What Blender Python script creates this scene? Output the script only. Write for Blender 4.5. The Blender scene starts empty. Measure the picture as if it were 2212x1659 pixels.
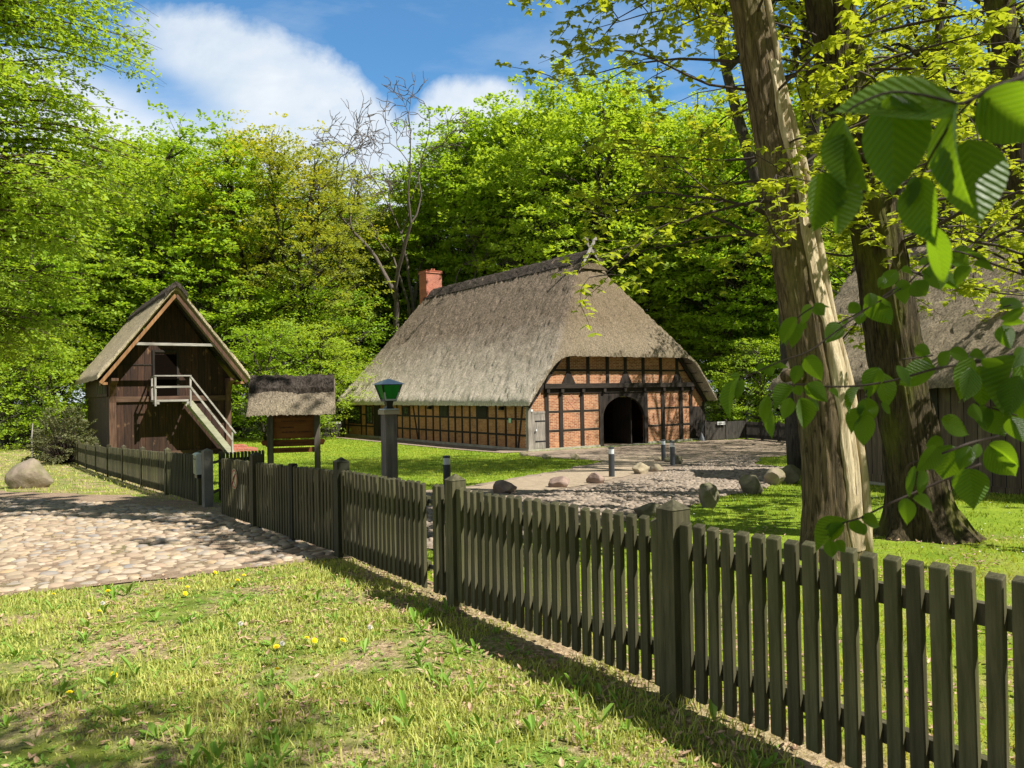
import bpy, bmesh, math, random
import numpy as np
from mathutils import Vector, Matrix, noise as mnoise
from mathutils.geometry import tessellate_polygon
R = math.radians
rng = np.random.default_rng(7); random.seed(7)
scene = bpy.context.scene
COL = scene.collection

# ------------------------------------------------------------------ camera model and terrain
F, PT, RL, EYE = 1666.0, R(.71), R(1.003), 1.6
def ray(px, py):
    U = px-1106; V = py-829.5
    u = U*math.cos(RL)-V*math.sin(RL); v = U*math.sin(RL)+V*math.cos(RL)
    x = u/F; fz = -v/F
    return (x, math.cos(PT)-fz*math.sin(PT), math.sin(PT)+fz*math.cos(PT))
_ty = np.array([-5, 0, 2, 4.1, 6.1, 8, 10.8, 14, 17, 20, 24, 28, 32, 36, 40, 60]); _tz = np.array([0, 0, -.012, -.045, -.092, -.150, -.243, -.37, -.50, -.63, -.80, -.95, -1.07, -1.155, -1.2, -1.2])*-1
TY = np.arange(-5, 60, .25); TZ = np.interp(TY, _ty, _tz); TZ = np.convolve(np.pad(TZ, 7, mode='edge'), np.hanning(17)[1:-1]/np.hanning(17)[1:-1].sum(), 'valid')
def zg(x, y):
    h = float(np.interp(y, TY, TZ))
    und = .012*math.sin(x*.9+1)*math.sin(y*.7) if y < 30 else 0
    return -h+und
def zga(x, y):
    h = np.interp(y, TY, TZ)
    return -h+np.where(y < 30, .012*np.sin(x*.9+1)*np.sin(y*.7), 0)
def at(px, py, Y):
    d = ray(px, py); t = Y/d[1]
    return Vector((d[0]*t, Y, EYE+d[2]*t))
def gp(px, py):
    d = ray(px, py); t0, t1 = 0, 0
    t = .5
    while t < 400:
        if EYE+d[2]*t < zg(d[0]*t, d[1]*t): break
        t *= 1.03
    lo, hi = t/1.03, t
    for _ in range(30):
        m = (lo+hi)/2
        if EYE+d[2]*m < zg(d[0]*m, d[1]*m): hi = m
        else: lo = m
    return Vector((d[0]*lo, d[1]*lo, zg(d[0]*lo, d[1]*lo)))

# ------------------------------------------------------------------ object helpers
def tag(o, label=None, cat=None, group=None, kind=None):
    if label: o['label'] = label
    if cat: o['category'] = cat
    if group: o['group'] = group
    if kind: o['kind'] = kind
    return o
def empty(name, loc=(0, 0, 0), rz=0, label=None, cat=None, group=None):
    o = bpy.data.objects.new(name, None); COL.objects.link(o)
    o.location = loc; o.rotation_euler = (0, 0, rz); o.empty_display_size = .3
    return tag(o, label, cat, group)
def link(name, me, parent=None):
    o = bpy.data.objects.new(name, me); COL.objects.link(o)
    if parent: o.parent = parent
    return o
def copy_tree(o, parent=None):
    c = o.copy(); COL.objects.link(c); c.parent = parent
    for ch in o.children: copy_tree(ch, c)
    return c
def mesh_np(name, V, Fq, mat, smooth=False):
    V = np.asarray(V, np.float32).reshape(-1, 3)
    me = bpy.data.meshes.new(name)
    groups = Fq if isinstance(Fq, list) else [Fq]
    groups = [np.asarray(g, np.int32) for g in groups if len(g)]
    nl = sum(g.size for g in groups); nf = sum(len(g) for g in groups)
    me.vertices.add(len(V)); me.vertices.foreach_set('co', V.ravel())
    me.loops.add(nl); me.loops.foreach_set('vertex_index', np.concatenate([g.ravel() for g in groups]))
    tot = np.concatenate([np.full(len(g), g.shape[1], np.int32) for g in groups])
    st = np.concatenate([[0], np.cumsum(tot)[:-1]]).astype(np.int32)
    me.polygons.add(nf); me.polygons.foreach_set('loop_start', st)
    me.polygons.foreach_set('loop_total', tot)
    me.polygons.foreach_set('use_smooth', np.full(nf, smooth))
    me.update(calc_edges=True)
    if mat: me.materials.append(mat)
    return me
class MB:
    def __init__(s): s.v = []; s.f = []
    def add(s, vs, fs):
        n = len(s.v); s.v += [tuple(v) for v in vs]; s.f += [tuple(i+n for i in f) for f in fs]; return s
    def box(s, x0, y0, z0, x1, y1, z1):
        v = [(x, y, z) for z in (z0, z1) for y in (y0, y1) for x in (x0, x1)]
        return s.add(v, [(0, 2, 3, 1), (4, 5, 7, 6), (0, 1, 5, 4), (2, 6, 7, 3), (0, 4, 6, 2), (1, 3, 7, 5)])
    def beam(s, a, b, w, h, up=(0, 0, 1)):
        a = Vector(a); b = Vector(b); d = (b-a).normalized(); u = Vector(up)
        sd = d.cross(u).normalized(); u = sd.cross(d).normalized()
        v = [p+sd*(i*w/2)+u*(j*h/2) for p in (a, b) for (i, j) in ((-1, -1), (1, -1), (1, 1), (-1, 1))]
        return s.add(v, [(0, 1, 2, 3), (7, 6, 5, 4), (0, 4, 5, 1), (1, 5, 6, 2), (2, 6, 7, 3), (3, 7, 4, 0)])
    def prism(s, poly, n0, n1, axis='y'):
        m = len(poly)
        def P(p, d): return {'y': (p[0], d, p[1]), 'x': (d, p[0], p[1]), 'z': (p[0], p[1], d)}[axis]
        v = [P(p, n0) for p in poly]+[P(p, n1) for p in poly]
        return s.add(v, [tuple(range(m)), tuple(range(2*m-1, m-1, -1))]+[(i, i+m, (i+1) % m+m, (i+1) % m) for i in range(m)])
    def tube(s, pts, rads, n=8, cap=True):
        pts = [Vector(p) for p in pts]; base = len(s.v); prev = None
        for i, p in enumerate(pts):
            d = (pts[min(i+1, len(pts)-1)]-pts[max(i-1, 0)]).normalized()
            if prev is None:
                a = Vector((1, 0, 0)) if abs(d.x) < .8 else Vector((0, 1, 0)); x = d.cross(a).normalized()
            else: x = (prev-d*prev.dot(d)).normalized()
            prev = x; y = d.cross(x)
            r = rads[i] if hasattr(rads, '__len__') else rads
            for k in range(n):
                t = 2*math.pi*k/n; s.v.append(tuple(p+x*(r*math.cos(t))+y*(r*math.sin(t))))
        for i in range(len(pts)-1):
            for k in range(n):
                a = base+i*n+k; b = base+i*n+(k+1) % n
                s.f.append((a, b, b+n, a+n))
        if cap:
            s.f.append(tuple(base+n-1-k for k in range(n))); e = base+(len(pts)-1)*n
            s.f.append(tuple(e+k for k in range(n)))
        return s
    def cyl(s, x, y, z0, z1, r, n=20, r1=None): return s.tube([(x, y, z0), (x, y, z1)], [r, r if r1 is None else r1], n)
    def build(s, name, mat, parent=None, smooth=False, bevel=0, loc=None):
        me = bpy.data.meshes.new(name); me.from_pydata(s.v, [], s.f); me.materials.append(mat)
        bm = bmesh.new(); bm.from_mesh(me); bmesh.ops.recalc_face_normals(bm, faces=bm.faces)
        if bevel: bmesh.ops.bevel(bm, geom=bm.edges[:], offset=bevel, segments=2, profile=.6, affect='EDGES')
        bm.to_mesh(me); bm.free()
        if smooth: me.polygons.foreach_set('use_smooth', [True]*len(me.polygons))
        me.update(); o = link(name, me, parent)
        if loc is not None: o.location = loc
        return o

# ------------------------------------------------------------------ materials
class NT:
    def __init__(s, name):
        s.m = bpy.data.materials.new(name); s.m.use_nodes = True; s.t = s.m.node_tree; s.n = s.t.nodes; s.n.clear()
        s.out = s.n.new('ShaderNodeOutputMaterial')
    def N(s, typ, **k):
        n = s.n.new('ShaderNode'+typ)
        for a, b in k.items():
            if a.startswith('i_'):
                key = a[2:]; n.inputs[int(key) if key.isdigit() else key.replace('_', ' ')].default_value = b
            else: setattr(n, a, b)
        return n
    def L(s, a, b): s.t.links.new(a, b)
    def coord(s, scale=(1, 1, 1), out='Object', rot=(0, 0, 0)):
        c = s.N('TexCoord'); m = s.N('Mapping'); m.inputs['Scale'].default_value = scale; m.inputs['Rotation'].default_value = rot
        s.L(c.outputs[out], m.inputs[0]); return m.outputs[0]
    def noise(s, vec, scale, detail=4, rough=.55, dist=0):
        n = s.N('TexNoise'); n.inputs['Scale'].default_value = scale; n.inputs['Detail'].default_value = detail
        n.inputs['Roughness'].default_value = rough; n.inputs['Distortion'].default_value = dist
        if vec is not None: s.L(vec, n.inputs['Vector'])
        return n.outputs['Fac']
    def ramp(s, fac, stops):
        r = s.N('ValToRGB'); e = r.color_ramp.elements
        while len(e) < len(stops): e.new(.5)
        for i, (p, c) in enumerate(stops):
            e[i].position = p; e[i].color = (c, c, c, 1) if not hasattr(c, '__len__') else (*c, 1)
        s.L(fac, r.inputs[0]); return r.outputs[0]
    def mix(s, fac, a, b, typ='MIX'):
        m = s.N('Mix', data_type='RGBA', blend_type=typ)
        for v, i in ((fac, 0), (a, 6), (b, 7)):
            if hasattr(v, 'is_output'): s.L(v, m.inputs[i])
            elif hasattr(v, '__len__'): m.inputs[i].default_value = (*v, 1) if len(v) == 3 else v
            else: m.inputs[i].default_value = v if i == 0 else (v, v, v, 1)
        return m.outputs[2]
    def math(s, op, a, b=None, c=None):
        m = s.N('Math', operation=op)
        for i, v in enumerate((a, b, c)):
            if v is None: continue
            if hasattr(v, 'is_output'): s.L(v, m.inputs[i])
            else: m.inputs[i].default_value = v
        return m.outputs[0]
    def bump(s, h, strength=.5, dist=.02, normal=None):
        b = s.N('Bump'); b.inputs['Strength'].default_value = strength; b.inputs['Distance'].default_value = dist
        s.L(h, b.inputs['Height'])
        if normal: s.L(normal, b.inputs['Normal'])
        return b.outputs[0]
    def bsdf(s, col, rough=.85, normal=None, spec=.3, metal=0):
        p = s.N('BsdfPrincipled')
        if hasattr(col, 'is_output'): s.L(col, p.inputs['Base Color'])
        else: p.inputs['Base Color'].default_value = (*col, 1)
        if hasattr(rough, 'is_output'): s.L(rough, p.inputs['Roughness'])
        else: p.inputs['Roughness'].default_value = rough
        p.inputs['Specular IOR Level'].default_value = spec; p.inputs['Metallic'].default_value = metal
        if normal: s.L(normal, p.inputs['Normal'])
        s.L(p.outputs[0], s.out.inputs[0]); s.m.use_fake_user = False
        return s.m

def wood(name, dark, light, axis='z', grain=9, green=None, gamt=.5, bs=.4):
    t = NT(name); st = {'z': (grain, grain, grain*.09), 'x': (grain*.09, grain, grain), 'y': (grain, grain*.09, grain)}[axis]
    v = t.coord(st); f = t.noise(v, 2.2, 6, .65, .3); col = t.mix(t.ramp(f, [(.32, 0), (.68, 1)]), dark, light)
    f2 = t.noise(t.coord(), 1.1, 3)
    col = t.mix(t.ramp(f2, [(.35, 0), (.7, .55)]), col, tuple(c*.55 for c in dark))
    if green:
        g = t.noise(t.coord(out='Object', scale=(1, 1, .6)), 2.3, 4); inf = t.N('ObjectInfo')
        a = t.math('ADD', t.ramp(g, [(.35, 0), (.65, gamt)]), t.math('MULTIPLY', inf.outputs['Random'], .25))
        col = t.mix(a, col, green)
        col = t.mix(t.math('MULTIPLY', t.math('FRACT', t.math('MULTIPLY', inf.outputs['Random'], 7.3)), .55), col, dark)
    return t.bsdf(col, .8, t.bump(f, bs, .012), .25)
M = {}
M['fence'] = wood('fence_wood', (.020, .017, .010), (.15, .13, .085), green=(.10, .108, .03), gamt=.5, grain=14, bs=.7)
M['fence_dark'] = wood('dark_fence_wood', (.012, .011, .009), (.045, .04, .03), green=(.05, .06, .02), gamt=.4)
M['far_fence'] = wood('far_fence_wood', (.02, .018, .015), (.09, .08, .065))
M['timber'] = wood('timber', (.012, .009, .007), (.045, .034, .026), grain=6)
M['timberx'] = wood('timber_rail', (.012, .009, .007), (.05, .038, .028), 'x', 6)
M['grey_wood'] = wood('weathered_door', (.13, .115, .095), (.40, .36, .31), grain=7)
M['pale_wood'] = wood('pale_railing', (.20, .18, .155), (.48, .45, .41), 'x', 8)
M['pale_post'] = wood('pale_railing_post', (.20, .18, .155), (.48, .45, .41), 'z', 8)
M['string'] = wood('stair_stringer', (.26, .24, .19), (.48, .46, .37), 'x', 6, green=(.36, .38, .22), gamt=.4)
M['tan_wood'] = wood('verge_board', (.20, .095, .04), (.40, .22, .10), 'z', 6)
M['post_wood'] = wood('lamp_post_wood', (.10, .085, .07), (.25, .22, .185), grain=6)
M['post_dark'] = wood('sign_post_wood', (.06, .05, .042), (.17, .145, .12), grain=7)
M['cap_wood'] = wood('post_cap_wood', (.30, .25, .16), (.55, .48, .34), 'x', 6)
M['sign_wood'] = wood('sign_board_wood', (.16, .055, .016), (.26, .10, .03), 'x', 5)
def plank_mat(name, dark, light, ax, width, acc=(.34, .19, .10)):
    t = NT(name); c = t.N('TexCoord'); sp = t.N('SeparateXYZ'); t.L(c.outputs['Object'], sp.inputs[0])
    a = t.math('DIVIDE', sp.outputs[ax], width); fl = t.math('FLOOR', a); fr = t.math('FRACT', a)
    w = t.N('TexWhiteNoise', noise_dimensions='1D'); t.L(fl, w.inputs['W'])
    v = t.N('Mapping'); v.inputs['Scale'].default_value = (9, 9, .7); t.L(c.outputs['Object'], v.inputs[0])
    of = t.N('CombineXYZ'); t.L(t.math('MULTIPLY', w.outputs[0], 17), of.inputs[2]); t.L(of.outputs[0], v.inputs['Location'])
    g = t.noise(v.outputs[0], 1.5, 6, .65, .4)
    col = t.mix(t.ramp(g, [(.3, 0), (.72, 1)]), dark, light)
    col = t.mix(t.math('MULTIPLY', w.outputs[0], .55), col, tuple(x*.4 for x in dark))
    k = t.noise(t.coord((1, 1, .5)), 3.3, 3); col = t.mix(t.ramp(k, [(.62, 0), (.78, .8)]), col, acc)
    gap = t.math('LESS_THAN', t.math('ABSOLUTE', t.math('SUBTRACT', fr, .5)), .47)
    col = t.mix(gap, (.004, .003, .003), col)
    h = t.math('ADD', t.math('MULTIPLY', gap, 1.5), t.math('ADD', g, t.math('MULTIPLY', w.outputs[0], .5)))
    return t.bsdf(col, .75, t.bump(h, .6, .02), .3)
M['plank'] = plank_mat('granary_planks', (.018, .008, .005), (.088, .041, .023), 0, .31)
M['plank_side'] = plank_mat('granary_side_planks', (.028, .016, .010), (.085, .05, .03), 1, .28)
M['barn_plank'] = plank_mat('barn_planks', (.06, .045, .028), (.17, .125, .075), 1, .26, (.16, .16, .06))

def thatch(name, lo, hi, low, axis_h=None, h0=0, h1=1, moss=(.10, .09, .04), mossa=.35, sc=1.0):
    t = NT(name); c = t.N('TexCoord'); ob = c.outputs['Object']
    def mp(s):
        m = t.N('Mapping'); m.inputs['Scale'].default_value = s; t.L(ob, m.inputs[0]); return m.outputs[0]
    a = t.noise(mp((6.5*sc, 6.5*sc, 3.2*sc)), 1, 6, .8, .8)
    b = t.noise(mp((19*sc, 19*sc, 8*sc)), 1, 4, .75, .5)
    d = t.noise(mp((.8, .8, .8)), 1, 5, .6)
    col = t.mix(t.ramp(a, [(.36, 0), (.62, 1)]), lo, hi)
    col = t.mix(t.ramp(b, [(.38, .8), (.5, 0)]), col, tuple(x*.3 for x in lo))
    col = t.mix(t.ramp(b, [(.55, 0), (.75, .7)]), col, tuple(min(1, x*1.5) for x in hi))
    sp = t.N('SeparateXYZ'); t.L(ob, sp.inputs[0])
    mr = t.N('MapRange'); mr.inputs[1].default_value = h0; mr.inputs[2].default_value = h1; mr.inputs[3].default_value = 1; mr.inputs[4].default_value = 0
    t.L(t.math('ADD', sp.outputs[2], t.math('MULTIPLY', t.math('SUBTRACT', d, .5), 3)), mr.inputs[0])
    col = t.mix(t.math('MULTIPLY', mr.outputs[0], .75), col, t.mix(t.ramp(b, [(.35, 0), (.65, 1)]), tuple(x*.55 for x in low), tuple(min(1, x*1.25) for x in low)))
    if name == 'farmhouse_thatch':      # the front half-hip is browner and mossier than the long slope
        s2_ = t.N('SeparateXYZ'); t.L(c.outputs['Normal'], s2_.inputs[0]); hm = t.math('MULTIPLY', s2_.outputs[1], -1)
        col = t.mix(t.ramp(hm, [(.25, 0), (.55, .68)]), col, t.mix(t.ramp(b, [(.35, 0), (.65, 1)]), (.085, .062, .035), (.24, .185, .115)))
    e = t.noise(mp((1.3, 1.3, .7)), 1, 5, .65)
    col = t.mix(t.ramp(e, [(.5, 0), (.72, mossa)]), col, moss)
    h = t.math('ADD', t.math('MULTIPLY', a, 1.2), t.math('MULTIPLY', b, .5))
    return t.bsdf(col, .95, t.bump(h, 1, .10), .12)
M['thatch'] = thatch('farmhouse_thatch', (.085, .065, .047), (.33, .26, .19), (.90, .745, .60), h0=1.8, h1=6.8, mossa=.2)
M['thatch2'] = thatch('granary_thatch', (.22, .185, .11), (.46, .39, .25), (.55, .46, .32), h0=3.5, h1=9, mossa=.25)
M['thatch3'] = thatch('barn_thatch', (.10, .08, .055), (.42, .35, .25), (.34, .28, .19), h0=2, h1=6, sc=1.2)
M['thatch4'] = thatch('shelter_thatch', (.14, .11, .08), (.36, .30, .22), (.42, .35, .24), h0=1.6, h1=2.7, sc=1.6, mossa=.1)
M['heather'] = thatch('heather_ridge', (.022, .018, .015), (.11, .09, .075), (.09, .07, .055), h0=-1, h1=0, mossa=.1)
def brick(name, u, c1, c2, mort, sat=1):
    t = NT(name); c = t.N('TexCoord'); sp = t.N('SeparateXYZ'); t.L(c.outputs['Object'], sp.inputs[0])
    co = t.N('CombineXYZ'); t.L(sp.outputs[u], co.inputs[0]); t.L(sp.outputs[2], co.inputs[1])
    b = t.N('TexBrick', offset=.5, squash=1); t.L(co.outputs[0], b.inputs['Vector'])
    for k, v in (('Scale', 1), ('Mortar Size', .011), ('Mortar Smooth', .2), ('Bias', -.1), ('Brick Width', .25), ('Row Height', .078)): b.inputs[k].default_value = v
    b.inputs['Color1'].default_value = (*c1, 1); b.inputs['Color2'].default_value = (*c2, 1); b.inputs['Mortar'].default_value = (*mort, 1)
    n = t.noise(co.outputs[0], 5, 4); n2 = t.noise(co.outputs[0], .9, 3)
    col = t.mix(t.ramp(n, [(.3, .45), (.6, 0)]), b.outputs['Color'], tuple(x*.45 for x in c1))
    col = t.mix(t.ramp(n2, [(.4, 0), (.7, .35)]), col, tuple(x*1.3 for x in c2))
    h = t.math('ADD', t.math('MULTIPLY', b.outputs['Fac'], -1), t.math('MULTIPLY', n, .3))
    return t.bsdf(col, .88, t.bump(h, .6, .012), .2)
M['brick'] = brick('gable_brick', 0, (.22, .07, .034), (.44, .20, .10), (.52, .40, .26))
M['brick_side'] = brick('side_brick', 1, (.27, .11, .042), (.42, .20, .075), (.36, .27, .17))
M['brick_red'] = brick('chimney_brick', 0, (.36, .09, .055), (.46, .15, .09), (.42, .30, .24))

def stone(name, a, b, moss=None, sc=3, ma=.7):
    t = NT(name); v = t.coord(); f = t.noise(v, sc, 8, .65); col = t.mix(t.ramp(f, [(.3, 0), (.7, 1)]), a, b)
    sp = t.noise(v, 40, 2); col = t.mix(t.ramp(sp, [(.6, 0), (.75, .5)]), col, tuple(x*.4 for x in a))
    if moss:
        g = t.N('NewGeometry'); s = t.N('SeparateXYZ'); t.L(g.outputs['Normal'], s.inputs[0])
        m = t.math('MULTIPLY', t.ramp(t.noise(v, 2.2, 5), [(.35, 0), (.6, ma)]), t.ramp(s.outputs[2], [(.0, .35), (.5, 1)]))
        col = t.mix(m, col, moss)
    return t.bsdf(col, .9, t.bump(f, .7, .05), .2)
M['stone'] = stone('field_stone', (.17, .13, .10), (.38, .31, .24), (.12, .12, .045))
M['stone_red'] = stone('reddish_stone', (.16, .11, .09), (.34, .25, .20))
M['stone_mossy'] = stone('mossy_stone', (.09, .08, .06), (.26, .23, .17), (.10, .105, .035), ma=.85)
M['stone_sand'] = stone('sandy_stone', (.24, .19, .12), (.48, .41, .29), (.15, .14, .06), ma=.3)
M['plinth'] = stone('plinth_stone', (.22, .20, .16), (.42, .39, .32), (.16, .17, .08), ma=.5)
M['concrete'] = stone('concrete_post', (.13, .125, .105), (.23, .22, .185))
def flat(name, c, rough=.5, metal=0, spec=.4):
    t = NT(name); n = t.noise(t.coord(), 6, 5); col = t.mix(t.ramp(n, [(.3, .35), (.7, 0)]), c, tuple(x*.6 for x in c))
    return t.bsdf(col, rough, None, spec, metal)
M['bollard'] = flat('bollard_paint', (.045, .052, .058), .45)
M['ring'] = flat('white_ring', (.62, .66, .68), .35)
M['black_metal'] = flat('black_metal', (.015, .015, .014), .4)
M['zinc'] = flat('zinc_sheet', (.50, .55, .60), .42, .35)
M['iron'] = flat('wrought_iron', (.03, .03, .032), .5, .5)
M['white'] = flat('white_plate', (.75, .76, .72), .5)
M['signgreen'] = flat('green_plate', (.35, .60, .42), .5)
M['ink'] = flat('black_lettering', (.012, .006, .004), .6)
M['ink2'] = flat('dark_lettering', (.05, .05, .05), .6)
M['red'] = flat('red_ring', (.30, .06, .03), .5)
M['cream'] = flat('cream_plate', (.42, .40, .24), .5)
M['mail_front'] = flat('mailbox_front', (.16, .21, .12), .4)
M['mail_side'] = flat('mailbox_side', (.52, .57, .50), .4)
M['dark'] = flat('painted_opening_shade', (.006, .004, .003), 1, 0, 0)  # near-black colour painted in for the shade inside openings
M['yellow'] = flat('dandelion_petals', (.80, .62, .0), .7)
M['stem'] = flat('dandelion_stem', (.16, .22, .06), .6)
M['fluff'] = flat('seed_head', (.6, .58, .52), .9)
t = NT('window_glass'); M['glass'] = t.bsdf(t.mix(t.noise(t.coord(), 2, 2), (.02, .03, .02), (.05, .07, .045)), .12, None, .6)
t = NT('green_glass'); p = t.N('BsdfPrincipled'); p.inputs['Base Color'].default_value = (.04, .30, .05, 1); p.inputs['Roughness'].default_value = .15
tr = t.N('BsdfTranslucent'); tr.inputs[0].default_value = (.06, .60, .10, 1); tp = t.N('BsdfTransparent'); tp.inputs[0].default_value = (.06, .5, .12, 1)
m1 = t.N('MixShader', i_0=.35); m2 = t.N('MixShader', i_0=.35); t.L(p.outputs[0], m1.inputs[1]); t.L(tr.outputs[0], m1.inputs[2]); t.L(m1.outputs[0], m2.inputs[1]); t.L(tp.outputs[0], m2.inputs[2]); t.L(m2.outputs[0], t.out.inputs[0]); M['green_glass'] = t.m

def bark(name, a, b, moss, ma=.5, sc=1, bs=1.0):
    t = NT(name); v = t.coord((14*sc, 14*sc, 1.5*sc)); f = t.noise(v, 1.6, 7, .72, 1.0)
    col = t.mix(t.ramp(f, [(.36, 0), (.62, 1)]), a, b)
    g = t.noise(t.coord((1, 1, .5)), 2.1, 5, .6)
    col = t.mix(t.ramp(g, [(.5, 0), (.66, ma)]), col, moss)
    return t.bsdf(col, .92, t.bump(f, bs, .05), .15)
M['bark1'] = bark('grey_brown_bark', (.035, .025, .014), (.20, .15, .085), (.20, .20, .05), .35)
M['bark2'] = bark('mossy_furrowed_bark', (.016, .013, .008), (.105, .08, .045), (.13, .14, .02), .75)
M['bare_wood'] = bark('exposed_sapwood', (.27, .20, .11), (.58, .49, .33), (.30, .23, .13), .7, .7, .7)
M['far_bark'] = bark('far_bark', (.03, .027, .02), (.085, .075, .055), (.06, .07, .03), .4)
M['grey_bark'] = bark('pale_bare_bark', (.07, .055, .045), (.17, .14, .12), (.10, .09, .07), .3)
M['twig'] = flat('twig_bark', (.045, .03, .022), .8)
M['red_twig'] = flat('reddish_stalk', (.16, .07, .04), .7)

def leafmat(name, a, b, c=None, trans=.52, tcol=None, spec=.25, objvar=.35, rough=.55, veins=False):
    t = NT(name); g = t.N('NewGeometry'); inf = t.N('ObjectInfo')
    n = t.noise(t.coord(), .55, 3, .6)
    f = t.math('ADD', t.math('MULTIPLY', g.outputs['Random Per Island'], .55), t.math('MULTIPLY', n, .45))
    col = t.mix(f, a, b)
    if name == 'lawn_grass':
        P_ = g.outputs['Position']; sp_y = t.N('SeparateXYZ'); t.L(P_, sp_y.inputs[0])
        col = t.mix(t.ramp(t.noise(P_, .45, 4), [(.42, .0), (.62, .65)]), col, (.13, .23, .02)); col = t.mix(t.ramp(t.noise(P_, 1.3, 5), [(.55, 0), (.7, .6)]), col, (.40, .36, .07))
        col = t.mix(t.ramp(t.math('ADD', t.math('MULTIPLY', sp_y.outputs[1], .05), t.math('MULTIPLY', t.noise(P_, .8, 3), .3)), [(.40, .75), (.62, 0)]), col, (.46, .41, .05))
    if c: col = t.mix(t.math('MULTIPLY', inf.outputs['Random'], objvar), col, c)
    p = t.N('BsdfPrincipled'); p.inputs['Roughness'].default_value = rough; p.inputs['Specular IOR Level'].default_value = spec
    nrm = None
    if veins:
        sx = t.N('SeparateXYZ'); cc = t.N('TexCoord'); t.L(cc.outputs['Object'], sx.inputs[0]); ax = t.math('ABSOLUTE', sx.outputs[0])
        ph = t.math('SUBTRACT', t.math('MULTIPLY', sx.outputs[1], 11), t.math('MULTIPLY', ax, 11)); tri = t.math('ABSOLUTE', t.math('SUBTRACT', t.math('FRACT', ph), .5))
        vn = t.ramp(tri, [(.0, 1), (.10, 0)]); mid = t.ramp(ax, [(.006, 1), (.016, 0)]); vv = t.math('MAXIMUM', vn, mid)
        col = t.mix(t.math('MULTIPLY', vv, .45), col, (.14, .24, .06)); wv_ = t.ramp(tri, [(.0, 0), (.5, 1)])
        col = t.mix(t.math('MULTIPLY', wv_, .3), col, (.03, .085, .02)); nrm = t.bump(wv_, .6, .03)
    tc = t.mix(1.0, col, tcol or (1.5, 1.35, .55), 'MULTIPLY'); tl = t.N('BsdfTranslucent'); mx = t.N('MixShader', i_0=trans)
    if nrm: t.L(nrm, p.inputs['Normal'])
    t.L(col, p.inputs['Base Color']); t.L(tc, tl.inputs[0]); t.L(p.outputs[0], mx.inputs[1]); t.L(tl.outputs[0], mx.inputs[2]); t.L(mx.outputs[0], t.out.inputs[0])
    return t.m
M['beech'] = leafmat('beech_foliage', (.19, .35, .03), (.36, .50, .05), (.40, .46, .07))
M['beech_yellow'] = leafmat('yellow_green_foliage', (.28, .33, .02), (.46, .46, .05), (.42, .36, .06))
M['beech_olive'] = leafmat('olive_foliage', (.18, .26, .03), (.32, .38, .06), (.30, .28, .08))
M['beech_deep'] = leafmat('deep_green_foliage', (.16, .32, .028), (.31, .47, .045), (.36, .46, .06))
M['maple'] = leafmat('young_maple_leaves', (.24, .32, .03), (.42, .46, .06), None, .5, (1.4, 1.3, .5))
M['bush'] = leafmat('bush_foliage', (.06, .085, .03), (.22, .21, .10), None, .25)
M['near_leaf'] = leafmat('near_beech_leaf', (.095, .20, .024), (.14, .26, .03), None, .62, (1.9, 1.6, .25), .35, 0, .42, True)
M['grass'] = leafmat('meadow_grass', (.21, .31, .04), (.60, .57, .18), None, .3)
M['lawn'] = leafmat('lawn_grass', (.21, .30, .02), (.42, .46, .06), None, .3)
M['weed'] = leafmat('broad_weeds', (.13, .27, .03), (.26, .40, .07), None, .3)
M['litter'] = leafmat('dry_leaves', (.20, .115, .06), (.58, .41, .27), None, .1, (1, 1, 1))

def ground_mat():
    t = NT('ground_soil_and_turf'); g = t.N('NewGeometry'); P = g.outputs['Position']
    def nz(s, d=5, r=.6): return t.noise(P, s, d, r)
    gr = t.mix(t.ramp(nz(3), [(.35, 0), (.65, 1)]), (.09, .14, .02), (.20, .26, .04))
    lush = t.mix(t.ramp(nz(1.3), [(.35, 0), (.65, 1)]), (.15, .24, .015), (.27, .35, .03))
    lush = t.mix(t.ramp(nz(22, 3), [(.35, .5), (.6, 0)]), lush, (.04, .09, .01))
    dry = t.mix(t.ramp(nz(25, 3), [(.35, 0), (.65, 1)]), (.18, .12, .065), (.50, .38, .24))
    moss = (.22, .20, .02)
    v = t.N('VectorMath', operation='DOT_PRODUCT'); v.inputs[1].default_value = (.84, .545, 0); t.L(P, v.inputs[0])
    s = t.math('SUBTRACT', v.outputs['Value'], 3.14)     # signed distance from the fence line
    near = t.mix(t.ramp(nz(1.6, 6, .7), [(.42, 0), (.60, 1)]), gr, dry)
    near = t.mix(t.ramp(nz(.9, 5), [(.55, 0), (.7, .8)]), near, moss)
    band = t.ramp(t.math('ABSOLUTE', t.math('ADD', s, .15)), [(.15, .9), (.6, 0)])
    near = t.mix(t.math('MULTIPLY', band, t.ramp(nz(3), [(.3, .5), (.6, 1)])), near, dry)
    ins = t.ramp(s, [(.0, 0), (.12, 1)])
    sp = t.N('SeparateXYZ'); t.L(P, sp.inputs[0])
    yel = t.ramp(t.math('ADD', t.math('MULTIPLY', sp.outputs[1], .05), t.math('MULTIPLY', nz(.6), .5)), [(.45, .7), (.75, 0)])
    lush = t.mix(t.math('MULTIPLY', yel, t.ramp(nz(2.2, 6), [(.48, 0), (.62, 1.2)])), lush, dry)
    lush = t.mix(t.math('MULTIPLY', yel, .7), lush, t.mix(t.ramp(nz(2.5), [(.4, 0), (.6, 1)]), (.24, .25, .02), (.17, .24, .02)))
    col = t.mix(ins, near, lush)
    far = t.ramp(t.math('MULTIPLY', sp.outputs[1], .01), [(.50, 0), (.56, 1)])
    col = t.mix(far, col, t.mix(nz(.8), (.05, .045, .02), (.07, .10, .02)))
    h = t.math('ADD', nz(14, 6, .7), t.math('MULTIPLY', nz(60, 3), .4))
    return t.bsdf(col, .95, t.bump(h, .8, .05), .1)
M['ground'] = ground_mat()
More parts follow.
